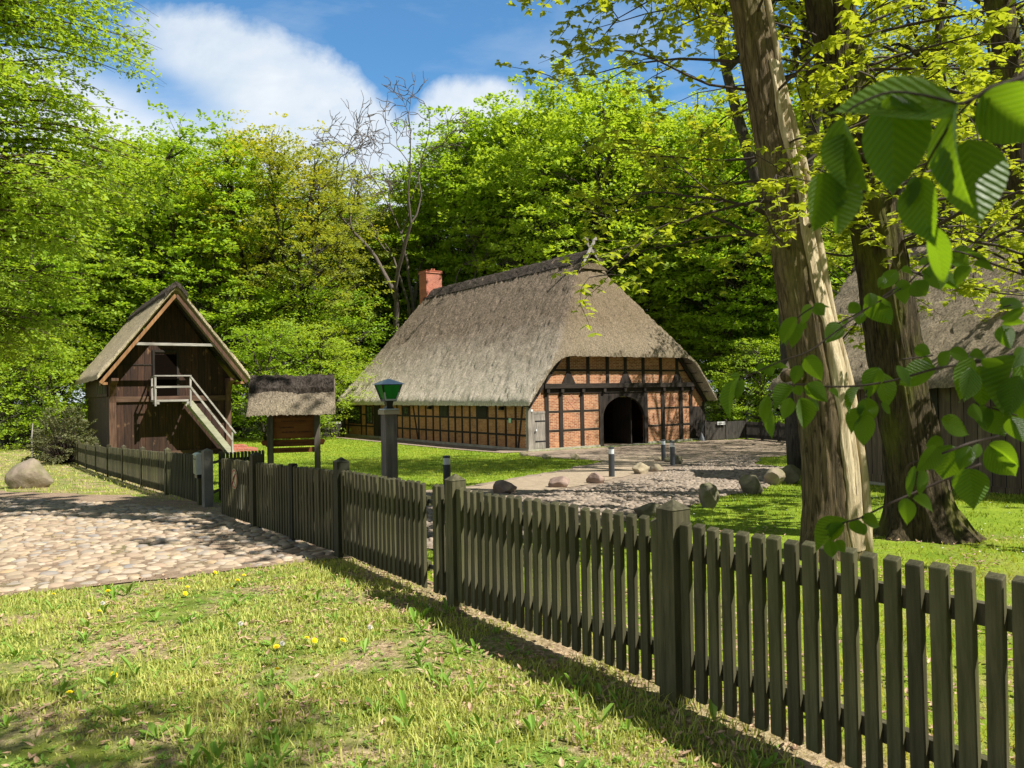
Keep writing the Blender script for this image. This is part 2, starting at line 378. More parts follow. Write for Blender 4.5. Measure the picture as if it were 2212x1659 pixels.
def earth(name, a, b, c, sc=6, gr=(.10, .13, .03), ga=.4):
    t = NT(name); g = t.N('NewGeometry'); P = g.outputs['Position']
    col = t.mix(t.ramp(t.noise(P, sc, 8, .7), [(.35, 0), (.65, 1)]), a, b)
    col = t.mix(t.ramp(t.noise(P, sc*8, 3), [(.5, 0), (.7, .7)]), col, c)
    col = t.mix(t.ramp(t.noise(P, .9, 5), [(.55, 0), (.7, ga)]), col, gr)
    return t.bsdf(col, .95, t.bump(t.noise(P, sc*3, 8, .75), .8, .04), .1)
M['dirt'] = earth('road_dirt', (.17, .12, .08), (.36, .27, .19), (.12, .08, .05))
M['joint'] = earth('cobble_joint_soil', (.20, .14, .095), (.36, .27, .19), (.22, .15, .10), 8, ga=.5)
M['sand'] = earth('sandy_path', (.27, .215, .15), (.40, .32, .23), (.20, .15, .10), 5, ga=0)
M['yard_joint'] = earth('yard_joint_soil', (.22, .17, .12), (.38, .30, .22), (.16, .12, .08), 8, ga=.15)
M['yard_gravel'] = earth('yard_gravel', (.20, .155, .115), (.36, .285, .215), (.15, .11, .08), 7, ga=.1)
def cob(name, stops):
    t = NT(name); g = t.N('NewGeometry'); col = t.ramp(g.outputs['Random Per Island'], stops)
    n = t.noise(t.coord(), 9, 6, .65); col = t.mix(t.ramp(n, [(.35, .4), (.6, 0)]), col, (.30, .22, .15))
    return t.bsdf(col, .8, t.bump(n, .4, .02), .3)
M['cobble'] = cob('cobblestone', [(0, (.22, .165, .115)), (.25, (.40, .33, .23)), (.5, (.31, .225, .16)), (.7, (.45, .37, .27)), (.9, (.22, .21, .20)), (1, (.38, .27, .15))])
M['cobble2'] = cob('yard_cobblestone', [(0, (.12, .095, .075)), (.4, (.25, .205, .16)), (.75, (.19, .155, .125)), (1, (.34, .28, .215))])

# ------------------------------------------------------------------ ground sheets
def grid_coords(lo, hi, near0, near1, step, far):
    a = list(np.arange(near0, near1+1e-6, step)); x = near0
    s = step
    while x > lo: s *= 1.35; x -= s; a.insert(0, x)
    x = near1; s = step
    while x < hi: s *= 1.35; x += s; a.append(x)
    return np.array(a)
gx = grid_coords(-700, 700, -40, 40, .5, 0); gy = grid_coords(-200, 900, -6, 60, .5, 0)
X, Y = np.meshgrid(gx, gy); Z = zga(X, Y); nx, ny = len(gx), len(gy)
V = np.stack([X, Y, Z], -1).reshape(-1, 3); i = np.arange((ny-1)*(nx-1)); r_, c_ = i//(nx-1), i % (nx-1); b_ = r_*nx+c_
o = link('ground', mesh_np('ground', V, np.stack([b_, b_+1, b_+nx+1, b_+nx], 1), M['ground'], True)); tag(o, kind='structure')

def rough_poly(px, n=.35, amp=.10, world=False):
    P = [Vector(p) if world else gp(*p) for p in px]; out = []
    for a, b in zip(P, P[1:]+P[:1]):
        L = (Vector(b[:2])-Vector(a[:2])).length; k = max(1, int(L/n))
        for j in range(k):
            q = Vector(a[:2]).lerp(Vector(b[:2]), j/k); s = mnoise.noise(Vector((q.x*1.7, q.y*1.7, 3)))
            s2 = mnoise.noise(Vector((q.x*1.7, q.y*1.7, 9))); out.append((q.x+s*amp*2, q.y+s2*amp*2))
    return out
def sheet(name, poly, mat, dz, step=.5):
    bm = bmesh.new(); vs = [bm.verts.new((x, y, 0)) for x, y in poly]
    for tri in tessellate_polygon([[Vector((x, y, 0)) for x, y in poly]]):
        try: bm.faces.new([vs[k] for k in tri])
        except ValueError: pass
    xs = [p[0] for p in poly]; ys = [p[1] for p in poly]
    for ax, lo, hi in ((0, min(xs), max(xs)), (1, min(ys), max(ys))):
        for v in np.arange(math.ceil(lo/step)*step, hi, step):
            no = (1, 0, 0) if ax == 0 else (0, 1, 0); co = (v, 0, 0) if ax == 0 else (0, v, 0)
            bmesh.ops.bisect_plane(bm, geom=bm.verts[:]+bm.edges[:]+bm.faces[:], plane_co=co, plane_no=no)
    for v in bm.verts: v.co.z = zg(v.co.x, v.co.y)+dz
    bmesh.ops.recalc_face_normals(bm, faces=bm.faces)
    for f in bm.faces:
        if f.normal.z < 0: f.normal_flip()
    me = bpy.data.meshes.new(name); bm.to_mesh(me); bm.free(); me.materials.append(mat)
    o = link(name, me); tag(o, kind='structure'); return o
def inside(poly, x, y):
    p = np.array(poly); r = np.zeros(len(x), bool); n = len(p); j = n-1
    for i in range(n):
        xi, yi = p[i]; xj, yj = p[j]
        c = ((yi > y) != (yj > y)) & (x < (xj-xi)*(y-yi)/(yj-yi+1e-12)+xi); r ^= c; j = i
    return r
g2 = lambda px, py: tuple(gp(px, py)[:2])
road_px = [(-500, 1300), (0, 1283), (160, 1270), (380, 1243), (620, 1218), (735, 1204), (640, 1165), (560, 1140), (480, 1113), (300, 1092), (0, 1078), (-500, 1075)]
road = rough_poly([gp(*p) for p in road_px]+[], world=True)
dirt_px = [(-520, 1310), (0, 1292), (160, 1277), (380, 1249), (620, 1222), (760, 1206), (930, 1262), (1000, 1330), (1010, 1310), (740, 1188), (655, 1140), (560, 1110), (455, 1085), (380, 1082), (250, 1070), (0, 1062), (-520, 1060)]
dirt = rough_poly(dirt_px, amp=.13)
# yard: from the gates to the farmhouse
yard_pts = [gp(935, 1190), gp(560, 1136), gp(570, 1095), gp(760, 1080), gp(1000, 1052), gp(1170, 1024), gp(1310, 996), gp(1180, 989), gp(1135, 985),
            Vector((.7, 36.2, 0)), Vector((11.0, 43.0, 0)), Vector((17, 43.5, 0)), gp(1722, 958), gp(1790, 975), gp(1640, 990), gp(1625, 1003), gp(1745, 1016), gp(1680, 1046), gp(1600, 1066), gp(1500, 1092), gp(1425, 1112), gp(1290, 1140), gp(1150, 1165), gp(1010, 1184)]
yard = rough_poly(yard_pts, world=True, amp=.12)
sheet('road', dirt, M['joint'], .012); sheet('courtyard', yard, M['yard_gravel'], .014)
sand = rough_poly([gp(1000, 1056), gp(1165, 1029), gp(1310, 998), gp(1290, 990), gp(1400, 985), gp(1490, 990), gp(1420, 1010), gp(1360, 1028), gp(1250, 1052), gp(1120, 1068), gp(1010, 1075)], world=True, amp=.1)
sheet('sandy_path', sand, M['sand'], .024)
th = R(34.356); HG = Vector((math.cos(th), math.sin(th), 0)); HL = Vector((-math.sin(th), math.cos(th), 0)); HO = Vector((.74, 36.645, -1.194))
strip = [HO-HG*1.7-HL*.4, HO+HG*.0-HL*.4, HO+HL*24, HO-HG*1.7+HL*24]
sheet('gravel_strip', rough_poly(strip, world=True, amp=.08), M['yard_gravel'], .03)
cobyard = rough_poly([gp(935, 1182), gp(600, 1130), gp(600, 1100), gp(800, 1085), gp(1060, 1072), gp(1290, 1052), gp(1400, 1030), gp(1500, 1000), gp(1600, 985), gp(1640, 992), gp(1625, 1003), gp(1745, 1016), gp(1680, 1046), gp(1600, 1066), gp(1500, 1090), gp(1425, 1110), gp(1150, 1160), gp(1010, 1180)], world=True, amp=.1)

def cobbles(name, poly, size, mat, label, rings, h, n=9, dz=.0, sunk=.1):
    xs = [p[0] for p in poly]; ys = [p[1] for p in poly]
    U, W = np.meshgrid(np.arange(min(xs), max(xs), size), np.arange(min(ys), max(ys), size*.86))
    U = U+(np.arange(U.shape[0]) % 2)[:, None]*size*.5
    x = U.ravel()+rng.normal(0, size*.2, U.size); y = W.ravel()+rng.normal(0, size*.18, U.size)
    k = inside(poly, x, y) & (rng.random(len(x)) > .02); x = x[k]; y = y[k]; N = len(x)
    ang = np.arange(n)/n*2*np.pi; rot = rng.random(N)*np.pi; el = rng.uniform(.75, 1.25, N); s = size*rng.uniform(.36, .68, N)
    rr = 1+rng.normal(0, .17, (N, n)); rr = (rr+np.roll(rr, 1, 1))/2
    prof = rings   # (radius factor, height factor)
    vs = []; hh = h*rng.uniform(.45, 1.35, N)
    tilt = rng.normal(0, .10, (N, 2))
    for rf, hf in prof:
        a = ang[None]+0*rot[:, None]; lx = np.cos(a)*rr*rf*s[:, None]*el[:, None]; ly = np.sin(a)*rr*rf*s[:, None]/el[:, None]
        wx = lx*np.cos(rot[:, None])-ly*np.sin(rot[:, None]); wy = lx*np.sin(rot[:, None])+ly*np.cos(rot[:, None])
        wz = hf*hh[:, None]+wx*tilt[:, :1]+wy*tilt[:, 1:]
        vs.append(np.stack([x[:, None]+wx, y[:, None]+wy, zga(x, y)[:, None]+wz+dz-sunk*h], -1))
    top = np.stack([x, y, zga(x, y)+hh*1.0+dz-sunk*h], -1)[:, None]
    Vv = np.concatenate(vs+[top], 1); m = Vv.shape[1]; nr = len(prof)
    q = []; 
    for r in range(nr-1):
        for kk in range(n): q.append((r*n+kk, r*n+(kk+1) % n, (r+1)*n+(kk+1) % n, (r+1)*n+kk))
    tri = [((nr-1)*n+kk, (nr-1)*n+(kk+1) % n, nr*n) for kk in range(n)]
    off = (np.arange(N)*m)[:, None, None]
    o = link(name, mesh_np(name, Vv, [(np.array(q)[None]+off).reshape(-1, 4), (np.array(tri)[None]+off).reshape(-1, 3)], mat, True))
    return tag(o, label, kind='stuff')
cobbles('cobblestones', road, .145, M['cobble'], 'pale rounded fieldstones paving the road', [(1.0, -.3), (.92, .5), (.72, .88), (.38, 1.0)], .030, 10)
cobbles('yard_cobblestones', cobyard, .115, M['cobble2'], 'small grey cobbles paving the courtyard', [(1.0, -.2), (.85, .6), (.5, .95)], .03, 8, dz=.012)

# ------------------------------------------------------------------ grass, weeds, litter
nf = Vector((.84, .545)).normalized()
def fence_side(x, y): return (x*.84+y*.545)-3.14
house_poly = [tuple((HO+HG*a+HL*b)[:2]) for a, b in ((-.1, -.1), (12.3, -.1), (12.3, 23), (-.1, 23))]
strip2 = [tuple(p[:2]) for p in strip]
def scatter(n, r0, r1, p=1.0, a0=-47, a1=47):
    r = (rng.random(n)*(r1**p-r0**p)+r0**p)**(1/p); a = np.radians(rng.uniform(a0, a1, n))
    return r*np.sin(a), r*np.cos(a), r
def blades(name, x, y, h, w, mat, label, lean=.5, seg=2, parent=None):
    N = len(x); z = zga(x, y); a = rng.random(N)*2*np.pi; la = rng.random(N)*2*np.pi; l = rng.uniform(.1, 1, N)*lean*h
    dx, dy = np.cos(a)*w/2, np.sin(a)*w/2; lx, ly = np.cos(la)*l, np.sin(la)*l
    P = lambda f, s, zf: np.stack([x+lx*f+dx*s, y+ly*f+dy*s, z+h*zf-.004], -1)
    if seg == 2:
        Vv = np.stack([P(0, -1, 0), P(0, 1, 0), P(.35, .85, .6), P(.35, -.85, .6), P(1, 0, 1)], 1); m = 5
        off = (np.arange(N)*m)[:, None]; q = np.array([0, 1, 2, 3])+off; t3 = np.array([3, 2, 4])+off
        fs = [q, t3]
    else:
        Vv = np.stack([P(0, -1, 0), P(0, 1, 0), P(1, 0, 1)], 1); fs = [np.array([0, 1, 2])+(np.arange(N)*3)[:, None]]
    o = link(name, mesh_np(name, Vv, fs, mat)); return tag(o, label, kind='stuff')
def patchy(x, y, s=1.3):
    return np.array([mnoise.fractal(Vector((a*s, b*s, 5.1)), 1, 2, 3) for a, b in zip(x, y)])
# outside meadow
x, y, r = scatter(420000, 2.0, 17, .9); k = (fence_side(x, y) < .0) & ~inside(dirt, x, y); x, y, r = x[k], y[k], r[k]
pn = patchy(x, y); k = rng.random(len(x)) < np.clip(.72+pn*1.6, .2, 1); k &= (rng.random(len(x)) < np.clip(-fence_side(x, y)*1.6+.12, 0, 1)); x, y, r, pn = x[k], y[k], r[k], pn[k]
h = rng.uniform(.010, .034, len(x))*(1+np.clip(pn, -.5, .8))*(1+r*.02); blades('meadow_grass', x, y, h, .0035+.0011*r, M['grass'], 'patchy short meadow grass outside the fence', .9)
x, y, r = scatter(60000, 10, 60, 1.0); k = (fence_side(x, y) < -.2) & ~inside(dirt, x, y); x, y, r = x[k], y[k], r[k]
blades('verge_grass', x, y, rng.uniform(.04, .10, len(x)), .006+.0012*r, M['grass'], 'grass verge left of the road and fence', .8, 1)
x, y, r = scatter(26000, 4, 18, 1.2, -60, 0); nn2 = patchy(x, y, 2.0); k = inside(dirt, x, y) & ((nn2 > .18) | (~inside(road, x, y) & (nn2 > -.1))); x, y, r = x[k], y[k], r[k]
blades('joint_grass', x, y, rng.uniform(.012, .04, len(x)), .004+.0011*r, M['grass'], 'thin grass growing in the cobble joints', .8, 1)
# edge tufts along the road
x, y, r = scatter(30000, 3, 9, 1); k = (fence_side(x, y) < -.1) & ~inside(dirt, x, y); x, y = x[k], y[k]
pn = patchy(x+9, y, .9); k = pn > .12; x, y = x[k], y[k]; blades('tall_grass', x, y, rng.uniform(.04, .10, len(x)), np.full(len(x), .007), M['grass'], 'taller grass tufts in the meadow', .8)
# lawn inside
x, y, r = scatter(300000, 3, 56, .95, -42, 47); k = (fence_side(x, y) > .05) & ~inside(yard, x, y) & ~inside(house_poly, x, y) & ~inside(strip2, x, y); x, y, r = x[k], y[k], r[k]
pn = patchy(x, y, .8); k = (r > 14) | (rng.random(len(x)) < np.clip(.62-pn*1.8, .12, 1)); x, y, r = x[k], y[k], r[k]
blades('lawn_grass', x, y, rng.uniform(.02, .05, len(x))*(1+r*.01), .004+.0011*r, M['lawn'], 'bright mown lawn inside the fence', .8, 1)
# weeds: low rosettes of broad leaves
def leaf_rosettes(name, n, r0, r1, rad, mat, label, side=-1, nl=6, up=.35, a0=-46, a1=46):
    x, y, r = scatter(n, r0, r1, 1.3, a0, a1); s = fence_side(x, y)*side
    k = (s > .25) & ~inside(dirt, x, y) & ~inside(yard, x, y); x, y = x[k], y[k]; N = len(x)
    a = rng.random((N, 1))*6.28+np.arange(nl)[None]*6.28/nl+rng.normal(0, .3, (N, nl)); L = rad*rng.uniform(.5, 1.3, (N, nl)); wd = L*rng.uniform(.14, .26, (N, nl)); u = up*rng.uniform(.2, 1.8, (N, nl))
    ca, sa = np.cos(a), np.sin(a); X0 = x[:, None]; Y0 = y[:, None]; Z0 = zga(x, y)[:, None]
    def P(f, s_, zf): return np.stack([X0+ca*L*f-sa*wd*s_, Y0+sa*L*f+ca*wd*s_, Z0+L*u*zf+.004+0*ca], -1)
    Vv = np.stack([P(.05, 0, 0), P(.45, 1, .7), P(.8, .8, 1.0), P(1, 0, 1.05), P(.8, -.8, 1.0), P(.45, -1, .7)], 2).reshape(-1, 3)
    M_ = N*nl; off = (np.arange(M_)*6)[:, None]
    o = link(name, mesh_np(name, Vv, [np.array([0, 1, 2, 3])+off, np.array([0, 3, 4, 5])+off], mat)); return tag(o, label, kind='stuff')
leaf_rosettes('weeds', 9000, 2.0, 10, .028, M['weed'], 'broad leaved weeds in the meadow')
leaf_rosettes('dandelion_leaves', 300, 2.0, 8, .065, M['weed'], 'long upright dandelion leaves', nl=5, up=.8)
# dry leaf litter
x, y, r = scatter(20000, 2.0, 11, 1.1); s = fence_side(x, y); pn = patchy(x-4, y+7, 1.1); k = ((s < .8) | (pn > .12)) & ~inside(road, x, y) & ~inside(yard, x, y) & (rng.random(len(x)) < np.clip(.15+pn*1.5+np.exp(-(s/1.0)**2)*.55, .05, 1)); x, y = x[k], y[k]; N = len(x)
a = rng.random(N)*6.28; L = rng.uniform(.010, .030, N); wd = L*.6; cu = rng.uniform(.1, .6, N)*L; tl = rng.normal(0, .3, N)
def P(f, s_, zf): return np.stack([x+np.cos(a)*L*f-np.sin(a)*wd*s_, y+np.sin(a)*L*f+np.cos(a)*wd*s_, zga(x, y)+cu*zf+f*L*tl+.018+rng.random(N)*0], -1)
Vv = np.stack([P(-1, 0, .8), P(-.2, .7, .9), P(.5, .55, .8), P(1, 0, 1), P(.5, -.6, .7), P(-.2, -.7, 1), P(0, 0, 0)], 1).reshape(-1, 3); off = (np.arange(N)*7)[:, None]
o = link('dry_leaves', mesh_np('dry_leaves', Vv, [np.concatenate([np.array(q)+off for q in ((0, 6, 1), (1, 6, 2), (2, 6, 3), (3, 6, 4), (4, 6, 5), (5, 6, 0))])], M['litter'])); tag(o, 'brown fallen leaves scattered in the grass', kind='stuff')
# clover/daisies in the lawn
x, y, r = scatter(900, 9, 36, 1.2, -20, 40); k = (fence_side(x, y) > 1) & ~inside(yard, x, y) & ~inside(strip2, x, y) & ~inside(house_poly, x, y); x, y = x[k], y[k]
N = len(x); zz = zga(x, y)+.07; q = .013
Vv = np.stack([np.stack([x-q, y, zz], -1), np.stack([x, y-q, zz+.004], -1), np.stack([x+q, y, zz], -1), np.stack([x, y+q, zz+.004], -1)], 1).reshape(-1, 3)
tag(link('daisies', mesh_np('daisies', Vv, np.arange(4)+(np.arange(N)*4)[:, None], M['white'])), 'tiny white daisies dotting the lawn', kind='stuff')

# dandelions
def dandelion_mesh():
    m = MB(); n = 22
    for ring, (r, z) in enumerate(((.017, 0), (.013, .004), (.008, .007))):
        for k in range(n-ring*5):
            a = k*6.283/(n-ring*5)+ring*.3; c, s = math.cos(a), math.sin(a); w = .0022
            m.add([(0, 0, z), (c*r-s*w, s*r+c*w, z+.004), (c*r*1.1, s*r*1.1, z+.003), (c*r+s*w, s*r-c*w, z+.004)], [(0, 1, 2, 3)])
    return m
root = None
dl = [(1008, 1400, 'dandelion beside the fence shadow'), ] if 0 else []
DAN = [(150, 1497, .06, 'largest yellow dandelion, low at the left of the meadow'), (246, 1458, .05, 'yellow dandelion in shaded grass right of the large low one'), (233, 1277, .05, 'bright round dandelion at the verge near the road edge'),
       (116, 1284, .04, 'leftmost small dandelion just below the cobbled road'), (315, 1285, .04, 'dandelion below the cobbles, right of the bright round one'), (392, 1250, .05, 'upper dandelion of the trio right at the cobble edge'), (405, 1268, .05, 'middle dandelion of the trio by the cobble edge'), (400, 1282, .035, 'lowest dandelion of the trio by the cobble edge'),
       (513, 1254, .06, 'dandelion on the green hump near the road corner'), (527, 1243, .05, 'rearmost dandelion on the green hump by the road corner'), (500, 1271, .05, 'dandelion in front of the green hump'), (594, 1276, .04, 'lone dandelion left of the fence shadow'),
       (663, 1378, .05, 'left dandelion of the loose trio in dry leaves'), (680, 1384, .05, 'middle dandelion of the loose trio in dry leaves'), (741, 1384, .05, 'right dandelion of the loose trio in dry leaves'), (598, 1400, .13, 'tall stemmed dandelion standing among long leaves'), (599, 1446, .04, 'small dandelion beneath the tall stemmed one'), (710, 1489, .05, 'dandelion in the dark grass towards the lower middle'), (215, 1320, .03, 'faint dandelion in the grass under the bright round one'), (700, 1215, .04, 'dandelion in the shade at the foot of the fence'), (465, 1237, .03, 'tiny dandelion right on the cobble border')]
for i, (px, py, hh, lb) in enumerate(DAN):
    g = gp(px, py+15); g = gp(px, py+hh*F/g.y)
    if root is None:
        root = empty('dandelion', g, 0); tag(root, lb, 'dandelion', 'dandelions in the meadow')
        s = MB(); s.tube([(0, 0, 0), (.004, .002, .5), (0, 0, 1)], [.0022, .002, .002], 5); st = s.build('stem', M['stem'], root, True); st.scale = (1, 1, hh)
        f = dandelion_mesh().build('flower_head', M['yellow'], root); f.location = (0, 0, hh)
    else:
        d = copy_tree(root); d.location = g; d['label'] = lb; d.rotation_euler.z = i
        for ch in d.children:
            if ch.name.startswith('stem'): ch.scale = (1, 1, hh)
            else: ch.location = (0, 0, hh); ch.scale = (1+.25*math.sin(i),)*3; ch.rotation_euler = (.5*math.sin(i*2)+.35, .3*math.cos(i), 0)
for i, (px, py, lb) in enumerate([(520, 1325, 'pale dandelion clock near the middle of the meadow'), (222, 1278, 'pale dandelion clock beside the bright round dandelion'), (610, 1370, 'pale dandelion clock above the tall stemmed dandelion'), (800, 1333, 'pale dandelion clock nearest the fence shadow')]):
    g = gp(px, py+45); e = empty('seed_head', g, 0, lb, 'seed head', 'dandelion clocks in the meadow')
    MB().tube([(0, 0, 0), (0, 0, .07)], .0018, 5).build('stem', M['stem'], e)
    m = MB()
    for k in range(90):
        z = 1-2*(k+.5)/90; a = k*2.4; rr = math.sqrt(1-z*z); d = Vector((math.cos(a)*rr, math.sin(a)*rr, z)); p = Vector((0, 0, .075)); q = d.orthogonal().normalized()*.0016
        m.add([p, p+d*.015+q, p+d*.017, p+d*.015-q], [(0, 1, 2, 3)])
    m.build('fluff_ball', M['fluff'], e)

# ------------------------------------------------------------------ boulders
def boulder(px, py, wpx, hpx, mat, label, seed, flat_=1.0, group=None, sharp=.5):
    g = gp(px, py); D = g.y; w = wpx*D/F; h = hpx*D/F
    bm = bmesh.new(); bmesh.ops.create_icosphere(bm, subdivisions=4, radius=1)
    rs = random.Random(seed); pl = []
    for _ in range(15):
        n = Vector((rs.uniform(-1, 1), rs.uniform(-1, 1), rs.uniform(-.6, 1))).normalized(); pl.append((n, rs.uniform(.55, .88)))
    for v in bm.verts:
        p = v.co.copy(); 
        for n, d in pl:
            e = p.dot(n)-d
            if e > 0: p -= n*e*(.82+.18*sharp)
        p *= 1+.07*mnoise.fractal(p*1.6+Vector((seed, 0, 0)), 1, 2, 4)+.025*mnoise.noise(p*8+Vector((seed, 3, 0)))
        v.co = p
    xs = [v.co.x for v in bm.verts]; zs = [v.co.z for v in bm.verts]
    sx = w/(max(xs)-min(xs)); sz = h*1.18/(max(zs)-min(zs)); z0 = min(zs)
    for v in bm.verts: v.co = Vector((v.co.x*sx, v.co.y*sx*.85, (v.co.z-z0)*sz-h*.18))
    me = bpy.data.meshes.new('boulder'); bm.to_mesh(me); bm.free(); me.polygons.foreach_set('use_smooth', [True]*len(me.polygons)); me.materials.append(mat); me.set_sharp_from_angle(angle=R(38))
    o = link('boulder', me); o.location = (g.x, g.y+w*.35, zg(g.x, g.y+w*.35)); tag(o, label, 'boulder', group or 'boulders edging the courtyard')
BL = [(46, 1056, 88, 64, 'stone', 'large angular boulder on the grass left of the road', 3),
      (1092, 1068, 53, 30, 'stone_red', 'reddish angular boulder nearest the fence at the courtyard edge', 5), (1210, 1055, 48, 26, 'stone_red', 'squarish reddish boulder, second of the row from the fence', 8), (1287, 1046, 41, 25, 'stone_red', 'greyish boulder just left of the front bollard', 11),
      (1387, 1025, 39, 26, 'stone_sand', 'sandy coloured boulder right of the front bollard', 14), (1419, 1020, 31, 18, 'stone', 'small boulder touching the sandy one on its right', 17), (1242, 994, 20, 15, 'stone_sand', 'small pointed boulder at the tip of the lawn', 20), (1182, 993, 21, 13, 'stone_sand', 'small pale boulder on the path near the house corner', 23),
      (1131, 985, 20, 10, 'stone_sand', 'low pale boulder at the corner of the farmhouse', 26), (1538, 1098, 46, 54, 'stone_mossy', 'tall upright mossy boulder at the lawn edge', 29), (1627, 1068, 50, 42, 'stone_mossy', 'round mossy boulder behind the tall upright one', 33), (1678, 1049, 44, 37, 'stone', 'angular pale topped boulder left of the thick trunk', 36),
      (1714, 1046, 44, 42, 'stone_mossy', 'dark boulder half hidden by the thick trunk', 39), (1409, 1120, 70, 34, 'stone_mossy', 'wide dark mossy boulder right behind the fence', 42), (1463, 1003, 26, 20, 'stone_mossy', 'dark round boulder right of the rear bollards', 45), (1426, 997, 26, 13, 'stone', 'flat boulder left of the rear bollards', 48), (1443, 1000, 16, 14, 'stone_mossy', 'small boulder between the two rear bollards', 51)]
for px, py, w, h, mt, lb, sd in BL: boulder(px, py, w, h, M[mt], lb, sd, group='boulders edging the courtyard' if px > 100 else None)

# ------------------------------------------------------------------ bollards
b0 = None
for D, px, lb in ((15.8, 965, 'dark bollard light right of the lamp post, behind the fence'), (20.2, 1321, 'dark bollard light beside the sandy path in mid yard'), (27.6, 1433.5, 'left one of the two rear bollard lights'), (24.9, 1453, 'right one of the two rear bollard lights')):
    p = at(px, 1000, D); g = (p.x, D, zg(p.x, D))
    if b0 is None:
        b0 = empty('bollard', g); m = MB(); m.cyl(0, 0, -.05, .62, .078, 28); m.build('shaft', M['bollard'], b0, True)
        MB().cyl(0, 0, .62, .755, .071, 28).build('light_ring', M['ring'], b0, True)
        m = MB(); m.tube([(0, 0, .755), (0, 0, .79), (0, 0, .80)], [.079, .079, .06], 28); m.build('cap', M['bollard'], b0, True)
        for ch in b0.children: ch.data.set_sharp_from_angle(angle=R(40))
        c = b0
    else: c = copy_tree(b0); c.location = g
    tag(c, lb, 'bollard', 'bollard lights in the yard')

# ------------------------------------------------------------------ picket fences
def picket_mesh(w=.066, d=.036, h=.89):
    m = MB(); x = w/2
    m.add([(-x, -d, 0), (x, -d, 0), (x, 0, 0), (-x, 0, 0), (-x, -d, h-.012), (x, -d, h-.012), (x, 0, h+.006), (-x, 0, h+.006)],
          [(3, 2, 1, 0), (0, 1, 5, 4), (1, 2, 6, 5), (2, 3, 7, 6), (3, 0, 4, 7), (4, 5, 6, 7)])
    me = bpy.data.meshes.new('picket'); me.from_pydata(m.v, [], m.f); me.materials.append(M['fence'])
    bm = bmesh.new(); bm.from_mesh(me); bmesh.ops.bevel(bm, geom=bm.edges[:], offset=.003, segments=1, affect='EDGES'); bm.to_mesh(me); bm.free(); return me
PK = [picket_mesh(w, .033, h) for w, h in ((.062, .90), (.060, .897), (.065, .902), (.061, .894))]
def post_obj(parent, p, ang, w=.125, h=1.02, mat=None, name='post', cap=True, ov=.0):
    m = MB(); m.box(-w/2, -w/2, -.1, w/2, w/2, h)
    if cap:
        c = w/2+.004; m.add([(-c, -c, h), (c, -c, h), (c, c, h), (-c, c, h), (0, 0, h+.05)], [(0, 1, 4), (1, 2, 4), (2, 3, 4), (3, 0, 4), (0, 3, 2, 1)])
    o = m.build(name, mat or M['fence'], parent); o.rotation_euler.z = ang
    o.location = Vector(p)-parent.location if parent else p; return o
def rail_obj(parent, A, B, z, ang, off=.022, mat=None, h=.08, w=.04):
    n = Vector((-math.sin(ang), math.cos(ang), 0))
    a = Vector(A)+n*off+Vector((0, 0, z))-parent.location; b = Vector(B)+n*off+Vector((0, 0, z))-parent.location
    return MB().beam(a, b, w, h).build('rail', mat or M['fence'], parent)
def pickets(parent, A, B, n, z0=.06, f0=None, f1=None):
    A, B = Vector(A), Vector(B); ang = math.atan2(B.y-A.y, B.x-A.x)
    # the front (camera side) is the local -y side; keep it facing the camera
    for i in range(n):
        f = (f0 if f0 is not None else .5/n)+((f1 if f1 is not None else 1-.5/n)-(f0 if f0 is not None else .5/n))*i/max(1, n-1)
        p = A.lerp(B, f); o = link('picket', PK[random.randrange(4)], parent)
        o.location = Vector((p.x, p.y, A.z+(B.z-A.z)*f+z0+random.uniform(-.004, .004)))-parent.location
        o.rotation_euler = (random.uniform(-.007, .007), random.uniform(-.008, .008), ang+random.uniform(-.04, .04))
    return ang
def orient(A, B):     # order so that local -y faces the camera
    a = Vector(A); b = Vector(B); ang = math.atan2(b.y-a.y, b.x-a.x); n = Vector((math.sin(ang), -math.cos(ang)))
    return (A, B) if n.dot(-Vector(a[:2])) > 0 else (B, A)
P1, P2, P3, P4 = gp(1462, 1515), gp(988, 1312), gp(740, 1204), gp(556, 1142)
fd = (P1-P2).normalized(); P0 = P1+fd*2.47; P0.z = zg(P0.x, P0.y); Pm1 = P0+fd*2.7; Pm1.z = 0
E3 = P2+(P3-P2)*.135; E3.z = zg(E3.x, E3.y); G3 = P2+(P3-P2)*.20; G3.z = zg(G3.x, G3.y)
f = empty('picket_fence', P2, 0, 'greenish picket fence nearest the camera, running out of the right edge', 'fence')
a0 = math.atan2(fd.y, fd.x)
for A, B, n in ((P2, P1, 22), (P1, P0, 25), (P0, Pm1, 6)):
    L = (B-A).length; pickets(f, A, B if n != 6 else A.lerp(B, .26), n, f0=.105/L if n != 6 else .5/6, f1=1-.105/L if n != 6 else None)
    Bq = B if n != 6 else A.lerp(B, .3)
    rail_obj(f, A, Bq, .80, a0); rail_obj(f, A, Bq, .24, a0)
pickets(f, E3, P2, 3, f0=.08, f1=.72); rail_obj(f, E3, P2, .80, a0); rail_obj(f, E3, P2, .24, a0)
for P in (P2, P1, P0): post_obj(f, P, a0)
